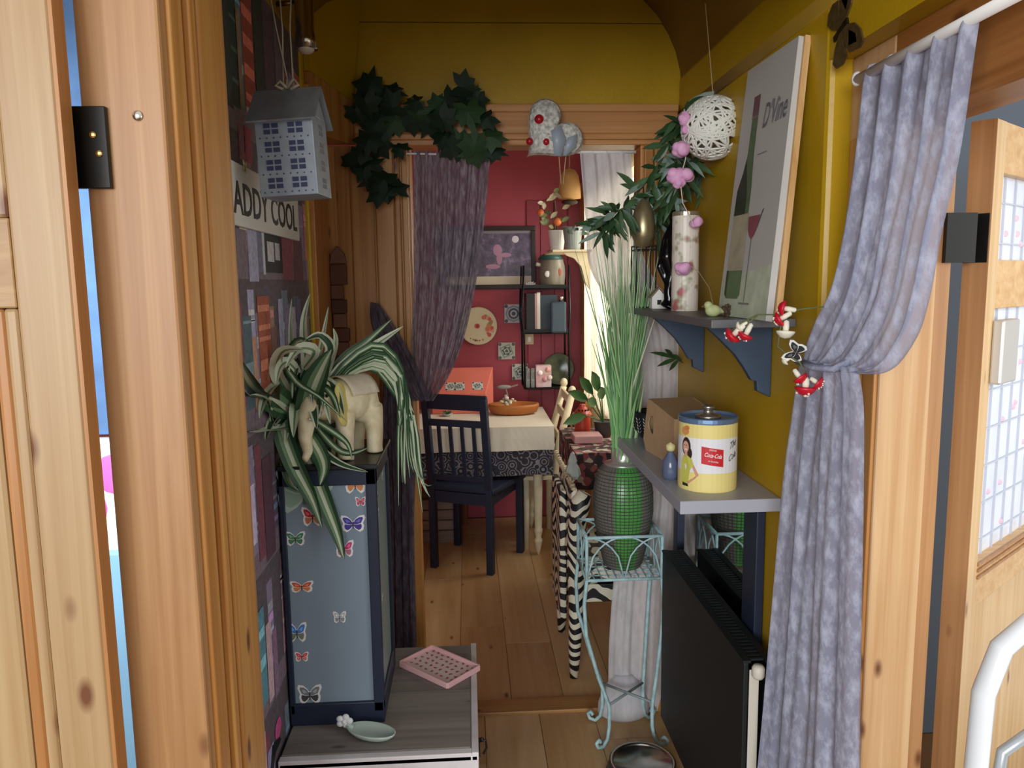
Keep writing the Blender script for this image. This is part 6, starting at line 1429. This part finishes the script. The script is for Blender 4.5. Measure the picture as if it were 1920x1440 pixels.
for i, x in enumerate((.355, .385)):
    m_ = MB().box(x-.012, x+.012, 4.63, 4.64, z, z+.12); tag(mk('leaning_tile', m_, mat('tile_grey', '#8b938e', .5, noise=.5, nscale=120, col2='#5a6460'), bevel=.004), ('narrow grey patterned tile at the left of the bottom rack shelf', 'narrow grey patterned tile beside the pink gift box')[i], 'tile')
gp_ = thing('green_plate', 'round dark green plate propped on the bottom rack shelf', 'plate', (.56, 4.72, z))
mk('plate', MB().lathe([(0,0),(.05,.002),(.095,.016),(.10,.02),(.097,.021),(.05,.007),(0,.005)], (0,0,0), 36).xf(Matrix.Translation((.555, 4.745, z+.098)) @ Matrix.Rotation(R(82), 4, 'X') @ Matrix.Rotation(R(0), 4, 'Z') @ Matrix.Scale(.98, 4)), mat('green_glaze', '#4a5233', .2, noise=.4, nscale=14, col2='#23301c'), gp_, smooth=True)
# ---- right wall bracket shelf with pots
bs_ = thing('bracket_shelf', 'small cream wooden bracket shelf on the dining room right wall', 'shelf', (.62, 4.2, 1.6))
y_b = 4.15; z_b = W(1060, 468, Y=y_b).z
xq0 = W(1036, 470, Y=y_b).x; xq1 = .672
mk('board', MB().box(xq0, xq1, y_b-.0, y_b+.43, z_b-.012, z_b), CREAM, bs_, bevel=.003)
mk('bracket', MB().prism([(xq1-.002, z_b-.013),(xq0+.06, z_b-.013),(xq0+.08, z_b-.03),(xq0+.12, z_b-.045),(xq0+.16, z_b-.09),(xq1-.03, z_b-.18),(xq1-.002, z_b-.22)], (0, y_b+.06, 0), (1,0,0), (0,0,1), .02), CREAM, bs_, bevel=.002)
tub = thing('white_bucket', 'white tin bucket with a flowering orange plant on the bracket shelf', 'plant pot', (xq0+.06, 4.23, z_b))
t0 = V((xq0+.045, 4.33, z_b+.0008))
mk('bucket', MB().lathe([(.035,0),(.05,.11),(.053,.112),(.048,.108),(.033,.01),(0,.008)], t0, 22), WHITE, tub, smooth=False)
for px_, py_ in ((1013,400),(1045,417),(1030,395),(1040,375)): mk('stalk', MB().tube([t0+V((0,0,.08)), lerp(t0+V((0,0,.1)), W(px_, py_, Y=4.2), .6)+V((0,0,.02)), W(px_, py_, Y=4.2)], .003, 6), mat('olive_stem', '#4c4a30'), tub)
for px_, py_, r_ in ((1013,399,7),(1045,416,7.5)): mk('fruit', MB().sph(W(px_, py_, Y=4.2), r_*4.2/FPX, 14, 9), mat('orange_fruit', '#d8743c', .35), tub, smooth=True)
for i in range(16):
    p = W(rz.uniform(1020, 1058), rz.uniform(355, 430), Y=4.2); nleaf(tub, p, (rz.uniform(-1,1), rz.uniform(-.6,0), rz.uniform(-.4,1)), rz.uniform(.04,.065), .024, mat('mid_leaf', '#6d7a4a', .5) if rz.random() < .7 else mat('pale_leaf', '#c2bfa0', .5))
tl = thing('grey_bucket', 'grey tin bucket with grey green leaves on the bracket shelf', 'plant pot', (xq0+.15, 4.20, z_b))
t1 = V((xq0+.118, 4.22, z_b+.0008))
mk('bucket', MB().lathe([(.04,0),(.055,.12),(.058,.122),(.053,.118),(.038,.01),(0,.008)], t1, 22), mat('grey_tin', '#8f9794', .45, .2), tl, smooth=False)
for i in range(12):
    a = rz.uniform(0, 6.28); nleaf(tl, t1+V((0,0,.10)), (math.cos(a), -abs(math.sin(a)), rz.uniform(-.3,.6)), rz.uniform(.06,.10), .03, mat('sage_leaf', '#5f7868', .5))
# tan bell lampshade
bl0 = W(1068, 372, Y=4.3)
bel = thing('bamboo_bell', 'tan woven bell shade hanging above the bracket shelf', 'shade', bl0)
mk('shade', MB().lathe([(.062,0),(.06,.06),(.05,.12),(.03,.15),(.008,.16),(0,.162)], bl0, 22), mat('tan_weave', '#d3a86a', .7, bump=.5, bscale=120), bel, smooth=True)
mk('cord', MB().tube([bl0+V((0,0,.16)), V((bl0.x, bl0.y, 2.5))], .004, 6), mat('string', '#b9a37a'), bel)
mk('clapper', MB().sph(bl0+V((.0,0,-.02)), (.045,.03,.016), 12, 7), mat('dark_seed', '#33291f', .5), bel, smooth=True)
# lace panel at the dining window, lit from outside
rows = [((.69,4.56,2.05),(.70,3.30,2.05)),((.69,4.56,1.6),(.70,3.30,1.6)),((.69,4.56,1.1),(.70,3.30,1.1)),((.69,4.56,.82),(.70,3.30,.82))]
lc = thing('window_net', 'white net curtain across the dining room window', 'curtain', (.70, 3.9, .82))
WN = sheer('window_net_voile', '#d8ceb6', '#e6dec8', .75, (9, 9, 5), 6, (.4, .65), .22, op2=.92)
curtain('net', rows, WN, '', folds=14, amp=.012, parent=lc, seed=2, nu=60, nv=30)
mk('net_wire', MB().tube([(.695,4.58,2.055),(.70,3.28,2.055)], .004, 8), WHITE, lc)
